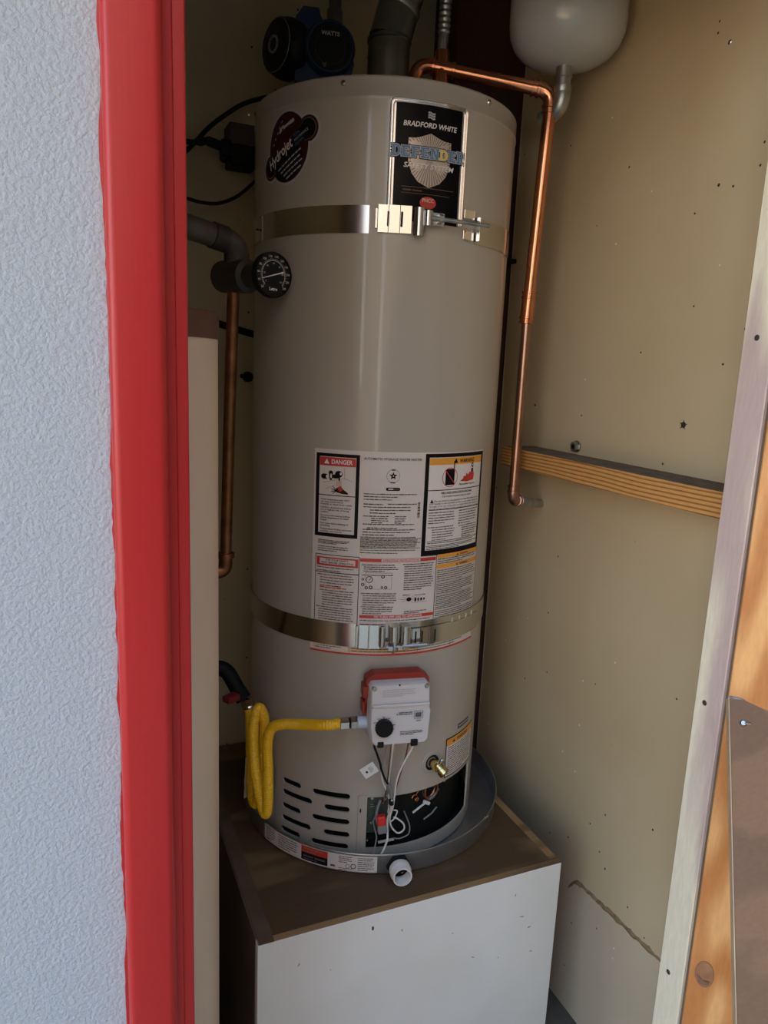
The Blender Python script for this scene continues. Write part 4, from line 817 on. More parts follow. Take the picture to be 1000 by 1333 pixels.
wire('wire', [(20.6, .600, .256), (22.5, .58, .256), (23.6, .563, .258), (22.5, .55, .262), (18.5, .545, .262), (15.5, .548, .262)], .0014, M_greywire)
wire('wire', [(4.8, .796, .306), (4.4, .777, .306), (5.6, .757, .300), (7.0, .735, .298), (7.6, .722, .297), (9.2, .700, .296), (11.4, .680, .291), (12.2, .660, .288)], .0023, M_black)
wire('wire', [(7.4, .729, .296), (8.4, .695, .292), (10.8, .665, .286), (12.0, .64, .278), (12.3, .61, .268)], .0016, M_wire)
wire('wire', [(9.0, .770, .300), (8.2, .745, .298), (7.8, .728, .297)], .0014, M_greywire)
wire('wire', [(17.4, .785, .300), (16.6, .745, .296), (15.0, .70, .290), (13.8, .66, .282), (13.5, .64, .276)], .0015, M_redwire)
wire('wire', [(8.0, .60, .254), (6.6, .585, .254), (7.2, .57, .256), (8.0, .555, .262), (7.2, .540, .272), (6.4, .530, .282)], .0014, M_greywire)
wire('harness_wrap', [(10.6, .690, .294), (11.9, .672, .290), (12.4, .655, .286)], .0040, M_greywire, 10)
MB().tube([cp(12.5, .650, .284), cp(12.9, .638, .280)], .0058, 12).build('harness_wrap', M_black, ht); MB().tube([cp(13.3, .615, .270), cp(13.4, .609, .268)], .0045, 10).build('harness_wrap', M_black, ht)
rc = frame(10.0, .591, .262) @ Matrix.Rotation(.12, 4, 'Z'); MB().box((-.0095, -.0095, -.006), (.0075, .0105, .007), M=rc, bevel=.0015).build('red_connector', M_redplug, ht)
MB().box((-.0105, -.029, -.004), (.0090, -.0075, .005), M=rc, bevel=.003, seg=2).build('connector_tail', M_greywire, ht)
wire('wire', [(9.6, .626, .248), (8.2, .61, .252), (7.8, .596, .256), (8.6, .58, .258)], .003, M_greywire)
tg = frame(3.0, .7245, .303) @ Matrix.Rotation(.62, 4, 'Z'); tgm = MB().box((-.0145, -.0115, -.0003), (.0150, .0115, .0003), M=tg); tgo = tgm.build('wire_tag', M_wire, ht, smooth=0); lab(tgo, 'small white paper flag on the black wire')
tp = Print(on_flat(tg), [], base=.0005); tp.ell(-.0055, -.0005, .0022, .0026, M_pblack, 0, 10); tp.block(.000, .009, .0045, -.0045, 4, .0012, M_pgrey, 0); tp.build_print('tag_print', tgo)

# ================================================================== STRAPS
def band(m, ph0, ph1, z0, z1, r0, r1=None, th=.0009, step=2.0, mi=0):
    r1 = r0 if r1 is None else r1; n = max(2, int(abs(ph1-ph0)/step)); vs = []; fs = []
    for k in range(n+1):
        t = k/n; p = ph0+(ph1-ph0)*t; r = r0+(r1-r0)*t
        vs += [cp(p, z0, r), cp(p, z1, r), cp(p, z1, r+th), cp(p, z0, r+th)]
    for k in range(n):
        for j in range(4): a, b = 4*k+j, 4*k+(j+1) % 4; fs.append((a, b, b+4, a+4))
    fs += [(0, 1, 2, 3), (4*n+3, 4*n+2, 4*n+1, 4*n)]
    m.add(vs, fs, mi)
def flat(m, ph, z, u0, u1, v0, v1, w0, w1, r=HR, bevel=.0004, M=None):
    m.box((u0, v0, w0), (u1, v1, w1), M=frame(ph, z, r) if M is None else M, bevel=bevel)
s1 = thing('seismic_strap', 'upper earthquake strap around the heater just below the brand panel', 'strap', cp(0, 1.692, .256), 'earthquake straps')
m = MB(); band(m, -183, -60, 1.692, 1.737, HR+.0006); band(m, -60, -5, 1.692, 1.737, HR+.0006); band(m, 40, 177, 1.692, 1.737, HR+.0006); m.build('band', M_steel, s1, smooth=25)
m = MB(); f_ = frame(-60, 1.7145, HR+.001); m.box((-.032, -.0215, .000), (.002, .0215, .0012), M=f_ @ Matrix.Rotation(-.16, 4, 'Y'), bevel=.0004); m.build('wall_tab', M_galv, s1, smooth=0)
MB().cyl(f_ @ Vector((-.018, -.001, .001)), f_ @ Vector((-.018, -.001, .0055)), .0018, 8).build('tab_hole', M_inner, s1)
m = MB()                                                            # flat plates left of the bolt, with slots
for u0, u1 in ((-.0225, -.004), (-.004, .0155), (.0155, .036)): flat(m, 3.2, 1.7165, u0+.0004, u1-.0004, -.0225, .0225, .0022, .0036)
m.build('bracket_plate', M_bright, s1, smooth=0)
m = MB(); flat(m, 3.2, 1.7165, -.0265, -.0225, -.016, .016, .0016, .0028); flat(m, 3.2, 1.7165, -.0045, -.0035, -.021, .021, .0036, .0046); m.build('bracket_lip', M_steel, s1, smooth=0)
for u in (-.0045, .0185): 
    m = MB(); m.prism([(u-.0020+.002*(1+cos(rad(a))), .0105*(1 if a < 180 else -1)+.0020*sin(rad(a))) for a in range(0, 360, 30)], frame(3.2, 1.7165, HR), .0036, .0042); m.build('slot', M_inner, s1, smooth=0)
m = MB(); fb = frame(13.5, 1.7150, HR)
m.tube([fb @ Vector((.0005, v, .010)) for v in (-.0245, .0205)], .0095, 20); m.build('rolled_end', M_steel, s1)
m = MB(); fb2 = frame(19.5, 1.7195, HR)
m.tube([fb2 @ Vector((-.013, v, .014)) for v in (-.012, .012)], .0085, 16); m.box((-.010, -.010, .008), (.018, .012, .015), M=fb2, bevel=.002); lab(m.build('bolt_saddle', M_steel, s1, smooth=30), 'folded saddle holding the bolt')
m = MB(); m.tube([fb2 @ Vector((-.010, .001, .0185)), fb2 @ Vector((.100, -.001, .0175))], .0036, 10); m.build('tension_bolt', M_galv, s1)
m = MB(); m.tube([fb2 @ Vector((.004, .001, .0183)), fb2 @ Vector((.012, .001, .0182))], .0075, 6); m.build('nut', M_galv, s1, smooth=0)
m = MB(); flat(m, 36.2, 1.7245, -.0125, .0125, .006, .022, .0024, .0042, bevel=.0012); flat(m, 36.2, 1.7245, -.0125, .0125, -.029, -.012, .0024, .0042, bevel=.0012); m.build('grip_plate', M_bright, s1, smooth=0)
m = MB(); f3 = frame(39.9, 1.716, HR); m.box((-.0012, -.021, .001), (.0012, .020, .015), M=f3, bevel=.0008); m.build('bolt_head_plate', M_steel, s1, smooth=0)

s2_ = thing('seismic_strap', 'lower earthquake strap across the bottom of the rating label', 'strap', cp(0, .948, .256), 'earthquake straps')
m = MB(); band(m, -190, -4.2, .9505, .9965, HR+.0012); band(m, 8, 40, .962, 1.000, HR+.0008, HR+.0008); band(m, 40, 170, .956, 1.001, HR+.0012); m.build('band', M_steel, s2_, smooth=25)
m = MB(); band(m, 10, 40, .9515, .9875, HR+.0040, HR+.0026); band(m, 40, 62, .9515, .9860, HR+.0026, HR+.0024); m.build('overlap_band', M_steel, s2_, smooth=25)
m = MB(); flat(m, 1.2, .9725, -.0185, -.0015, -.0235, .0235, .0030, .0044); m.build('bracket_plate', M_bright, s2_, smooth=0)
m = MB(); flat(m, 4.6, .9725, -.0165, .0060, -.0235, .0235, .0028, .0042); m.build('bracket_plate', M_bright, s2_, smooth=0)
m = MB(); flat(m, -3.8, .9725, -.0025, .0025, -.022, .022, .0024, .0060, bevel=.0012); flat(m, 1.6, .9725, -.0022, -.0008, -.021, .021, .0040, .0058); m.build('bracket_lip', M_steel, s2_, smooth=0)
m = MB(); fb = frame(6.6, .9715, HR+.003); m.tube([fb @ Vector((0, v, .006)) for v in (-.015, .0235)], .0060, 16); m.build('rolled_end', M_steel, s2_)
m = MB(); fb = frame(15.2, .9745, HR+.003)
for du_ in (-.016, .006): m.tube([fb @ Vector((du_, v, .004)) for v in (-.0215, .021)], .0105, 18)
m.build('rolled_saddle', M_steel, s2_)
m = MB()
for u0, u1 in ((.020, .038), (.038, .055), (.055, .071)):
    flat(m, 15.0 + math.degrees(((u0+u1)/2)/HR), .9695, -(u1-u0)/2+.0005, (u1-u0)/2-.0005, -.018, .0175, .0050, .0060)
m.build('slotted_plate', M_bright, s2_, smooth=0)
for p_, v_ in ((21.3, 0), (24.3, 0), (30.7, -.001)):
    m = MB(); m.prism([(-.0016*(1 if 90 < a < 270 else -1)*abs(cos(rad(a)))+0, .0105*(1 if a < 180 else -1)+.0016*sin(rad(a))) for a in range(0, 360, 30)], frame(p_, .9695+v_, HR), .0061, .0065); m.build('slot', M_inner, s2_, smooth=0)
for p_ in (41, 46, 51, 56): 
    m = MB(); m.box((-.0006, -.007, .0012), (.0006, .004, .0024), M=frame(p_, .991, HR+.001)); m.build('punched_rib', M_bright, s2_, smooth=0)
m = MB(); fb3 = frame(16.5, .9575, HR); m.tube([fb3 @ Vector((-.040, -.001, .013)), fb3 @ Vector((.040, .0005, .0165))], .0036, 10); m.build('tension_bolt', M_galv, s2_)
for u in (-.036, -.017): m = MB(); m.tube([fb3 @ Vector((u, -.001, .0135)), fb3 @ Vector((u+.008, -.001, .0138))], .0085, 6); m.build('nut', M_bright, s2_, smooth=0)
m = MB(); m.lathe([(.004, 0), (.0115, 0), (.0115, .0015), (.004, .0015)], fb3 @ Vector((-.0275, -.001, .0135)), fb3.to_3x3() @ Vector((1, 0, 0)), 16); m.build('washer', M_galv, s2_, smooth=30)

# ================================================================== COPPER LINE ON THE RIGHT
PX, PYt, PYb = 0.295, -0.1265, -0.1005
cr = thing('copper_line', 'bright copper pipe over the heater top and down beside the drywall', 'pipe', (PX, PYb, 1.20))
top = Vector((PX, PYt, 2.012)); a_ = Vector((0.0966, -0.0378, 2.046)); mid = Vector((PX, -.1015, 1.60)); bot = Vector((PX, PYb, 1.197)); wall = Vector((WX, -.018, 1.168))
dv1 = (a_-top).normalized(); dv2 = (mid-top).normalized()
MB().tube([a_ - dv1*.008, top + dv1*.026], .0126, 18).build('cross_pipe', M_copper, cr)
MB().tube([top + dv2*.026, mid], .0124, 18).build('drop_pipe', M_copper, cr)
lab(MB().tube([mid, bot + (mid-bot).normalized()*.022], .0105, 18).build('lower_pipe', M_copperdull, cr), 'duller brown lower length of copper')
def elbow(name, A_, C_, B_, r, m_, par, reach=.026, collar=True):
    da, db = (A_-C_).normalized(), (B_-C_).normalized(); e = MB()
    e.tube([C_+da*(reach+.012)] + bend(C_+da*reach*2, C_, C_+db*reach*2, reach*.9, 8) + [C_+db*(reach+.012)], r, 18)
    if collar:
        for d_ in (da, db): e.tube([C_+d_*(reach-.003), C_+d_*(reach-.002), C_+d_*(reach+.003), C_+d_*(reach+.004)], [r, r*1.16, r*1.16, r], 18); e.tube([C_+d_*(reach+.010), C_+d_*(reach+.0105), C_+d_*(reach+.013), C_+d_*(reach+.0135)], [r, r*1.13, r*1.13, r], 18)
    return e.build(name, m_, par, smooth=40)
elbow('elbow', a_, top, mid, .0141, M_copper, cr)
elbow('elbow', mid, bot, wall, .0122, M_copperdull, cr, reach=.018)
ws = (wall-bot).normalized(); MB().tube([bot + ws*.026, wall], .0105, 16).build('wall_stub', M_galv, cr)
st_ = MB()
for k in (.038, .044, .050): st_.tube([bot + ws*k, bot + ws*(k+.003)], .0118, 16)
st_.build('thread_band', M_galv, cr)
d_ = (top-mid).normalized(); q = mid + d_*.006; e = MB()
e.tube([q-d_*.030, q+d_*.030], .0138, 18)
for s_ in (-.030, -.020, .020, .030): e.tube([q+d_*(s_-.0025), q+d_*(s_-.0015), q+d_*(s_+.0015), q+d_*(s_+.0025)], [.0138, .0158, .0158, .0138], 18)
e.build('coupling', M_copper, cr, smooth=40)
# tee and swept fitting at the heater end
e = MB(); e.tube([a_ + dv1*.020, a_ - dv1*.024], .0142, 18); e.tube([a_ + Vector((0, 0, -.03)), a_ + Vector((0, 0, .030))], .0136, 18)
for s_ in (-.024, .016): e.tube([a_+dv1*(s_-.003), a_+dv1*(s_-.002), a_+dv1*(s_+.003), a_+dv1*(s_+.004)], [.0142, .0164, .0164, .0142], 18)
e.build('tee', M_copper, cr, smooth=40)
e = MB(); e.tube([a_+dv1*.02] + bend(a_+dv1*.02, Vector((.050, -.020, 2.050)), Vector((.044, -.012, 1.942)), .026, 8) + [Vector((.044, -.012, 1.9405))], .0132, 18); e.build('inlet_bend', M_copper, cr)
MB().tube([a_ + Vector((0, 0, -.028)), Vector((a_.x, a_.y, 1.9405))], .010, 14).build('riser_stub', M_darkfit, cr)

# flexible stainless connector rising from the tee
fx = []; rs = []; base = a_ + Vector((0, 0, .030))
L = [(0, .010), (.030, .010)]
for k in range(40): L += [(.030+.0105*k, .0088), (.033+.0105*k, .0118), (.0365+.0105*k, .0118), (.0395+.0105*k, .0088)]
MBf = MB(); MBf.tube([base + Vector((.012*(h/.45), .004*(h/.45), h)) for h, r in L if base.z+h < 2.43], [r for h, r in L if base.z+h < 2.43], 14)
tag(MBf.build('flexible_connector', M_galv, smooth=50), 'ribbed stainless connector rising from the copper tee', 'pipe')

# ================================================================== EXPANSION TANK
TX, TY = 0.308, -0.143
et = thing('expansion_tank', 'grey domed expansion tank hanging above the copper elbow', 'tank', (TX, TY, 2.0))
prof = [(.0002, 2.052), (.020, 2.0525), (.045, 2.0555), (.068, 2.0625), (.086, 2.073), (.099, 2.087), (.107, 2.104), (.110, 2.122), (.1105, 2.14), (.1105, 2.33), (.108, 2.352), (.095, 2.38), (.06, 2.402), (.0002, 2.41)]
MB().lathe(prof, (TX, TY, 0), seg=72).build('shell', M_tank, et)
e = MB(); e.lathe([(.0145, 2.056), (.0145, 2.040), (.0165, 2.039), (.0165, 2.034), (.0142, 2.033), (.0142, 2.020), (.0172, 2.0185), (.0172, 2.008), (.0160, 2.006)], (TX, TY, 0), seg=24); e.build('nipple', M_galv, et, smooth=40)
e = MB(); e.tube(smooth_path([(TX, TY, 2.012), (TX, TY, 1.998), (TX-.001, TY+.006, 1.984), (TX-.006, TY+.030, 1.972), (TX-.012, TY+.046, 1.968)], 5), .0165, 18); e.build('street_elbow', M_galv, et)

# ================================================================== FLUE
fl = thing('flue_pipe', 'galvanised metal flue elbow rising from the heater top', 'flue', (0, 0, 1.94))
def gore(pts, r, m_=M_flue):
    e = MB(); e.tube([Vector(p) for p in pts], r, 32); return e.build('flue_section', m_, fl, smooth=40)
gore([(0, 0, 1.9405), (0, 0, 2.085)], .0405)
gore([(0, 0, 2.083), (0, 0, 2.0845), (0, 0, 2.090), (0, 0, 2.0915)], [.0408, .0428, .0428, .0408])
gore([(0, 0, 2.088), (.005, -.001, 2.105), (.016, -.004, 2.150)], [.0405, .0405, .0405])
gore([(.0142, -.0035, 2.146), (.0152, -.004, 2.1475), (.0185, -.0048, 2.1545), (.0195, -.005, 2.156)], [.0405, .0425, .0425, .0405])
gore([(.017, -.0045, 2.152), (.030, -.008, 2.195), (.036, -.0095, 2.215)], .0400)
gore([(.036, -.0095, 2.213), (.0365, -.0096, 2.215), (.037, -.0098, 2.222), (.0372, -.0098, 2.224)], [.040, .0422, .0422, .040])
gore([(.0365, -.0096, 2.22), (.040, -.0105, 2.28), (.040, -.0105, 2.437)], .040)
for a in (-150, -40): MB().lathe([(.0002, .004), (.003, .0036), (.0045, 0)], Vector((.0405*cos(rad(a-60)), .0405*sin(rad(a-60)), 2.062)), (cos(rad(a-60)), sin(rad(a-60)), 0), 8).build('flue_screw', M_bright, fl)

# ================================================================== CIRCULATION PUMP
pm = thing('circulation_pump', 'blue circulation pump with black dial on top of the heater', 'pump', (-.10, .10, 1.94))
pc = Vector((-.1014, .0541, 2.077)); toc = (CAM-pc); toc.z = 0; toc.normalize(); fr_ = (toc + Vector((.10, 0, 0))).normalized(); rt_ = Vector((-fr_.y, fr_.x, 0))
PF = Matrix((rt_, Vector((0, 0, 1)), fr_)).transposed().to_4x4(); PF.translation = pc
e = MB(); e.lathe([(.0002, -.075), (.046, -.075), (.0485, -.070), (.0495, -.004), (.0490, .000), (.0455, .004), (.0430, .004), (.0425, -.002), (.0002, -.002)], pc, fr_, 44); e.build('pump_head', M_blue, pm, smooth=40)
pr = Print(on_flat(PF), [], base=-.0018); pr.ell(0, 0, .0422, .0422, M_black, 0, 36); pr.text(0, .0215, 'WATTS', .0072, M_psteel, 2, width=.036, align='C', bold=.03); pr.arc(0, 0, .030, .0306, M_pgrey, 1)
for k in range(24): a = 2*pi*k/24; pr.quad((.028*cos(a), .028*sin(a)), (.030*cos(a)+.0003, .030*sin(a)), (.030*cos(a), .030*sin(a)+.0004), (.028*cos(a), .028*sin(a)+.0004), M_pgrey, 1)
pr.poly([(-.012, -.036), (-.016, -.024), (-.011, -.029), (-.006, -.024), (-.008, -.036)], M_pgrey, 2); lab(pr.build_print('dial_face', pm), 'black timer dial face')
e = MB(); e.prism([(-.066, -.060), (.040, -.060), (.050, -.02), (.046, .0), (.0, .03), (-.018, .060), (-.022, .074), (-.052, .074), (-.066, .055)], PF, -.085, -.018); e.build('pump_body', M_blue, pm, smooth=0)
e = MB(); lx = -rt_; o = PF @ Vector((-.074, .004, -.050)); e.lathe([(.055, -.004), (.055, .012), (.053, .022), (.050, .026), (.0495, .034), (.044, .038), (.030, .040), (.0002, .040)], o, (lx*.8+fr_*.5).normalized(), 40); mo = e.build('motor', M_black, pm, smooth=35)
e = MB(); e.lathe([(.016, .040), (.016, .0425), (.0125, .0425), (.012, .0405)], o, (lx*.8+fr_*.5).normalized(), 24); e.lathe([(.0455, .0345), (.047, .036), (.0485, .0345)], o, (lx*.8+fr_*.5).normalized(), 40); e.build('motor_ring', M_galv, mo)
MB().tube([PF @ Vector((.008, -.05, -.05)), Vector((PF @ Vector((.008, -.05, -.05))).xy.to_3d() + Vector((0, 0, 1.9405)))], .0135, 14).build('outlet_nipple', M_darkfit, pm)
e = MB(); b_ = PF @ Vector((.012, .034, -.045)); e.tube([b_, b_+Vector((.0, 0, .05)), b_+Vector((.002, .0, .36))], .0125, 14); e.tube([b_+Vector((0, 0, .018)), b_+Vector((0, 0, .05))], .0165, 6); e.build('outlet_pipe', M_abs, pm, smooth=40)

# ================================================================== LEFT-HAND PIPES WITH THERMOMETER
lp_ = thing('mixing_riser', 'tarnished copper riser with dark tee and round thermometer', 'pipe', (-.312, -.03, 1.04))
gd = Vector((.36, -.933, 0)).normalized(); gc = Vector((-.2651, -.1623, 1.6178)); tb_ = gc - gd*.020
te = gc - gd*.128 + Vector((-.004, 0, .004)); tcn = Vector((-.3085, -.0585, 1.621))
e = MB(); dax = (tb_-te).normalized(); e.lathe([(.0002, -.012), (.024, -.012), (.0285, -.008), (.0292, .026), (.0292, .060), (.0285, .070), (.020, .074), (.020, .105)], tcn-dax*.030, dax, 28); e.build('tee', M_darkfit, lp_, smooth=40)
cut = tcn + Vector((-.003, .004, -.027))
MB().tube([cut, Vector((-.3140, -.0300, 1.35)), Vector((-.3160, -.0070, 1.088))], .0113, 16).build('copper_riser', M_copperold, lp_)
e = MB(); b_ = Vector((-.3160, -.0060, 1.052)); e.tube([b_+Vector((0, 0, .040)), b_+Vector((0, 0, .0385)), b_+Vector((0, 0, .029)), b_+Vector((0, 0, .0285))], [.0125, .0175, .0175, .0135], 16); e.tube([b_+Vector((0, 0, .034))] + bend(b_+Vector((0, 0, .03)), b_, b_+Vector((-.03, 0, 0)), .018, 6) + [b_+Vector((-.085, .0, 0))], .0138, 16); e.build('foot_elbow', M_copperold, lp_, smooth=40)
e = MB(); v1, v2 = Vector((-.62, -.168, 1.730)), Vector((-.3035, -.0660, 1.676)); e.tube([v1] + bend(v1, v2, tcn, .030, 8) + [tcn + Vector((0, 0, .012))], .0205, 20); e.build('supply_pipe', M_abs, lp_)
e = MB(); dd_ = (v1-v2).normalized(); e.tube([v2+dd_*.028, v2+dd_*.055], .0228, 20); e.tube([tcn+Vector((.002, 0, .026)), tcn+Vector((.002, 0, .040))], .0228, 20); e.build('pipe_collar', M_darkfit, lp_)
GF_r = Vector((-gd.y, gd.x, 0)); GF = Matrix((GF_r, Vector((0, 0, 1)), gd)).transposed().to_4x4(); GF.translation = gc
e = MB(); e.lathe([(.0002, -.024), (.012, -.024), (.014, -.014), (.0365, -.013), (.0378, -.010), (.0378, .0015), (.0368, .003), (.0352, .003), (.0346, 0), (.0002, 0)], gc, gd, 44); gg = e.build('thermometer', M_black, lp_, smooth=35)
gp = Print(on_flat(GF), [], base=.0003); M_dial = mat('dial_print', (.52, .47, .40), .5)
gp.arc(0, 0, .0232, .0242, M_dial, 1, rad(-42), rad(222), 44)
for k in range(45):
    a = rad(222-264*k/44); r0 = .0242; r1 = .0268 if k % 4 else .0275; gp.quad((r0*cos(a)+.0003*sin(a), r0*sin(a)-.0003*cos(a)), (r1*cos(a)+.0003*sin(a), r1*sin(a)-.0003*cos(a)), (r1*cos(a)-.0003*sin(a), r1*sin(a)+.0003*cos(a)), (r0*cos(a)-.0003*sin(a), r0*sin(a)+.0003*cos(a)), M_dial, 1)
for k in range(12): a = rad(222-264*k/11); gp.text(.0308*cos(a), .0308*sin(a)-.0017, str(20*(k+1)), .0036, M_dial, 1, align='C', bold=.02)
for k in range(7): a = rad(215-250*k/6); gp.text(.0190*cos(a), .0190*sin(a)-.0014, str(20*k), .0030, M_dial, 1, align='C')
a = rad(195); 
na, nb_ = (-.0245*cos(rad(17)), -.0245*sin(rad(17))), (.0225*cos(rad(17)), .0225*sin(rad(17))); px_, py_ = -sin(rad(17)), cos(rad(17))
gp.text(0, -.0255, 'Letro', .0052, M_pwhite, 1, align='C', bold=.03); gp.build_print('dial_print', gg)
e = MB(); nd = [(na[0]+px_*.0006, na[1]+py_*.0006), (na[0]-px_*.0006, na[1]-py_*.0006), (nb_[0]*.8-px_*.0011, nb_[1]*.8-py_*.0011), (nb_[0]*.84-px_*.002, nb_[1]*.84-py_*.002), (nb_[0], nb_[1]), (nb_[0]*.84+px_*.002, nb_[1]*.84+py_*.002), (nb_[0]*.8+px_*.0011, nb_[1]*.8+py_*.0011)]
e.prism(nd, GF, .0012, .0018); e.build('needle', M_pwhite, gg, smooth=0)

# ================================================================== CREAM STANDPIPE
sc_ = thing('standpipe', 'tall cream cylinder with brown cap standing behind the red casing', 'cylinder', (-.50, -.36, 0))
MB().lathe([(.0002, .0), (.102, .0), (.102, 1.5005), (.0002, 1.5005)], (-.50, -.36, 0), seg=64).build('cylinder_shell', M_cream, sc_, smooth=40)
MB().lathe([(.1015, 1.499), (.1035, 1.499), (.1035, 1.531), (.1015, 1.535), (.09, 1.5365), (.0002, 1.5365)], (-.50, -.36, 0), seg=64).build('cap', M_brown, sc_, smooth=40)
MB().lathe([(.0002, .0015), (.002, .001), (.0028, 0)], Vector((-.50, -.36, 1.514)) + .1036*Vector((sin(rad(25)), -cos(rad(25)), 0)), (sin(rad(25)), -cos(rad(25)), 0), 8).build('cap_screw', M_screw, sc_)
MB().box((-.004, -.0008, 0), (.004, .0008, .0012), M=Matrix.Translation(Vector((-.50, -.36, 1.2935)) + .102*Vector((.31, -.95, 0))) @ Vector((.31, -.95, 0)).to_track_quat('Z', 'Y').to_matrix().to_4x4() @ Matrix.Rotation(.9, 4, 'Z')).build('scratch', M_brown, sc_, smooth=0)

# ================================================================== GAS PIPE AND YELLOW HOSE
gp_ = thing('gas_pipe', 'black iron gas pipe elbow with dull red valve handle', 'pipe', (-.312, -.036, .79))
e = MB(); e.tube([(-.62, -.02, .858)] + bend((-.62, -.02, .858), Vector((-.321, -.0235, .853)), Vector((-.2845, -.0554, .785)), .02, 6) + [(-.297, -.0445, .806)], .0155, 16); e.tube([(-.335, -.0235, .8535), (-.345, -.0232, .8537)], .020, 16); e.build('iron_elbow', M_blackiron, gp_)
e = MB(); e.tube([(-.2975, -.045, .8065), (-.2880, -.0530, .7905)], .0165, 8); e.build('valve_body', M_blackiron, gp_, smooth=0)
e = MB(); e.box((-.016, -.011, -.006), (.014, .011, .008), M=Matrix.Translation((-.3165, -.0705, .8045)) @ Matrix.Rotation(.5, 4, 'Z'), bevel=.003, seg=2); e.tube([(-.3165, -.0705, .8045), (-.296, -.046, .80)], .005, 8); lab(e.build('valve_handle', mat('dull_red', (.20, .018, .018), .5), gp_), 'dull red handle')
hz = [(-.2815, -.056, .7877), (-.2782, -.0634, .76), (-.2786, -.0732, .7137), (-.2796, -.0861, .6518), (-.2802, -.0972, .5993), (-.2772, -.1122, .5869), (-.2714, -.1199, .6145), (-.2677, -.1159, .6662), (-.2619, -.1153, .7324), (-.2625, -.1221, .7774), (-.2737, -.1229, .8026), (-.2842, -.1289, .7793), (-.2871, -.1362, .7393), (-.2874, -.1522, .6903), (-.2812, -.1663, .6376), (-.2754, -.1751, .6084), (-.2712, -.1824, .6087), (-.2685, -.1828, .6382), (-.2665, -.1726, .6895), (-.2682, -.1709, .7459), (-.2626, -.1767, .7816), (-.2472, -.1915, .796), (-.2176, -.2141, .8023), (-.1874, -.2377, .8058), (-.1536, -.2624, .8109)]
uend = P0 + tl*.046; hz[-1] = tuple(uend); hz[-2] = tuple(uend + tl*.030 + Vector((0, 0, -.001)))
path = resample(smooth_path(hz, 14), .00105); hose = thing('gas_hose', 'yellow corrugated gas hose looped down and over to the valve', 'hose', (-.28, -.1, .58))
e = MB(); e.tube(path, [.0100+.00055*sin(2*pi*k/4.0) for k in range(len(path))], 14); e.build('corrugated_tube', M_yellow, hose, smooth=60)
e = MB(); d_ = (path[6]-path[0]).normalized(); e.tube([path[0]-d_*.004, path[0]+d_*.010], .0135, 6); e.tube([path[0]+d_*.010, path[0]+d_*.013, path[0]+d_*.016], [.0125, .0135, .0115], 16); e.build('hose_nut', M_steel, hose, smooth=30)
e = MB(); e.box((-.004, -.0006, -.045), (.008, .0006, .045), M=Matrix.Translation((-.2895, -.085, .632)) @ Matrix.Rotation(.5, 4, 'Z') @ Matrix.Rotation(.05, 4, 'Y'), bevel=.0003); lab(e.build('paper_tag', mat('tag_buff', (.50, .38, .24), .7), hose, smooth=0), 'buff paper tag behind the hose')

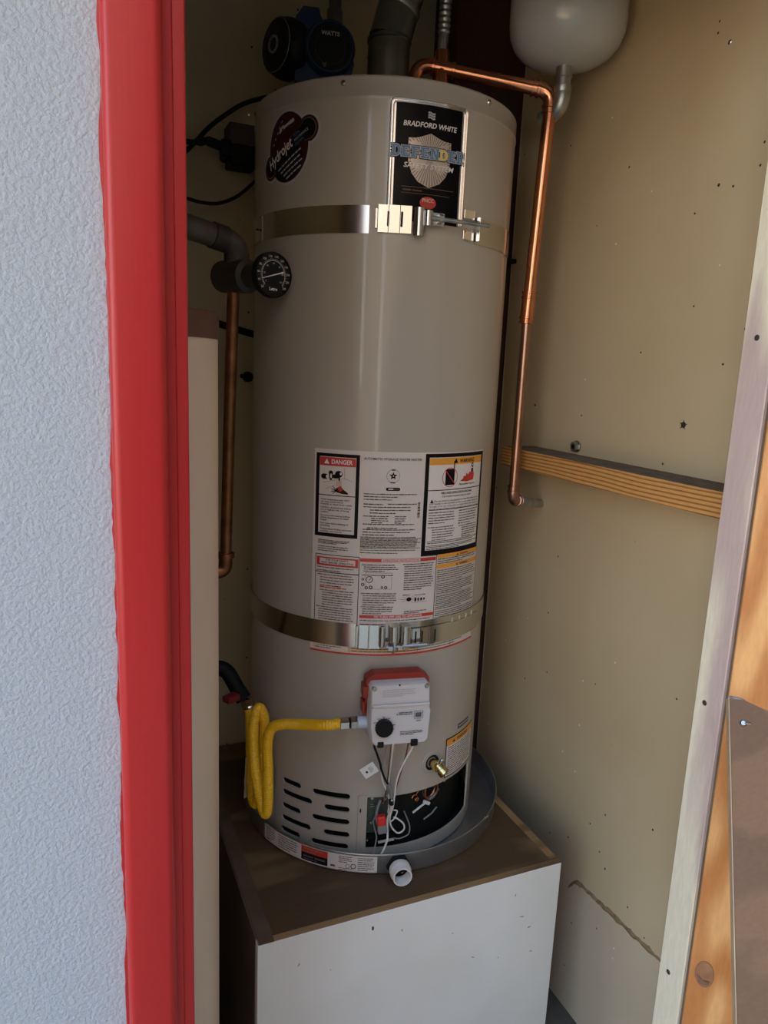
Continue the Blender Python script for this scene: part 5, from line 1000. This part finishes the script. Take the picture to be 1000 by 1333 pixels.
# ================================================================== OUTLET BOX, CORDS, SMALL THINGS ON THE BACK WALL
ob = thing('outlet_box', 'dark surface outlet box with plug on the back wall beside the heater', 'outlet box', (-.225, BY, 1.88))
MB().box((-.256, .262, 1.931), (-.196, BY, 1.975), bevel=.002).build('box_cover', M_brownbox, ob, smooth=0)
MB().box((-.254, .258, 1.888), (-.194, BY, 1.931), bevel=.003).build('adapter', M_black, ob, smooth=0)
e = MB(); e.box((-.274, .255, 1.903), (-.250, .285, 1.938), bevel=.005, seg=2); e.tube(smooth_path([(-.262, .265, 1.92), (-.285, .262, 1.925), (-.305, .262, 1.928), (-.325, .262, 1.922), (-.37, .262, 1.921)], 4), [.010]*4 + [.0105]*4 + [.008]*4 + [.0055]*5, 10); e.sphere((-.268, .262, 1.899), .009); e.build('cord_plug', M_black, ob)
c1 = MB().tube(smooth_path([(-.42, .30, 1.84), (-.345, .272, 1.905), (-.30, .268, 1.955), (-.262, .265, 1.988), (-.225, .262, 2.014), (-.185, .255, 2.030), (-.15, .235, 2.038), (-.12, .17, 2.05)], 6), .0050, 10).build('power_cord', M_black)
tag(c1, 'thick black power cord rising to the blue pump', 'cord')
c2 = MB().tube(smooth_path([(-.42, .31, 1.835), (-.345, .275, 1.811), (-.31, .270, 1.805), (-.275, .268, 1.808), (-.235, .266, 1.828), (-.195, .264, 1.866), (-.17, .262, 1.90), (-.165, .27, 1.905)], 6), .0038, 10).build('thin_cord', M_black)
tag(c2, 'thin black cord sagging in a loop below the outlet box', 'cord')
MB_ = MB(); MB_.box((-.315, BY-.006, -.008), (-.165, BY-.0002, .008), M=Matrix.Translation((0, 0, 1.547)) @ Matrix.Translation((-.24, 0, 0)) @ Matrix.Rotation(.235, 4, 'Y') @ Matrix.Translation((.24, 0, 0)), bevel=.001)
tag(MB_.build('strap_tail', M_blackiron, smooth=0), 'black flat strap slanting across the back wall behind the copper riser', 'strap')
e = MB(); e.lathe([(.0002, .03), (.006, .03), (.007, .012), (.012, .010), (.013, 0)], (-.200, BY-.0002, 1.435), (0, -1, 0), 12); e.tube([(-.200, BY-.022, 1.435), (-.222, BY-.024, 1.437)], .0045, 8); tag(e.build('wall_hook', M_blackiron), 'small black fitting on the back wall beside the heater jacket', 'fitting')
e = MB(); e.lathe([(.0002, .004), (.003, .0035), (.004, 0)], (-.201, BY-.0002, 2.012), (0, -1, 0), 10); tag(e.build('bright_screw', M_bright), 'bright screw head in the back wall above the outlet box', 'screw')
e = MB(); e.box((.365, .192, 1.300), (.408, .1985, 1.320), bevel=.003); e.box((.371, .190, 1.304), (.402, .192, 1.314), bevel=.002); 
tag(e.build('orange_bracket', mat('dull_orange', (.30, .07, .035), .5)), 'small dull orange metal bracket behind the copper pipe', 'bracket')
e = MB(); e.box((.250, .165, 1.735), (WX, .1985, 1.745), bevel=.001); tag(e.build('pipe_clip', M_blackiron, smooth=0), 'thin black bar between corner stud and drywall edge', 'bar')

for o in bpy.data.objects:
    if o.type == 'MESH' and 'torn' not in o.name: pass
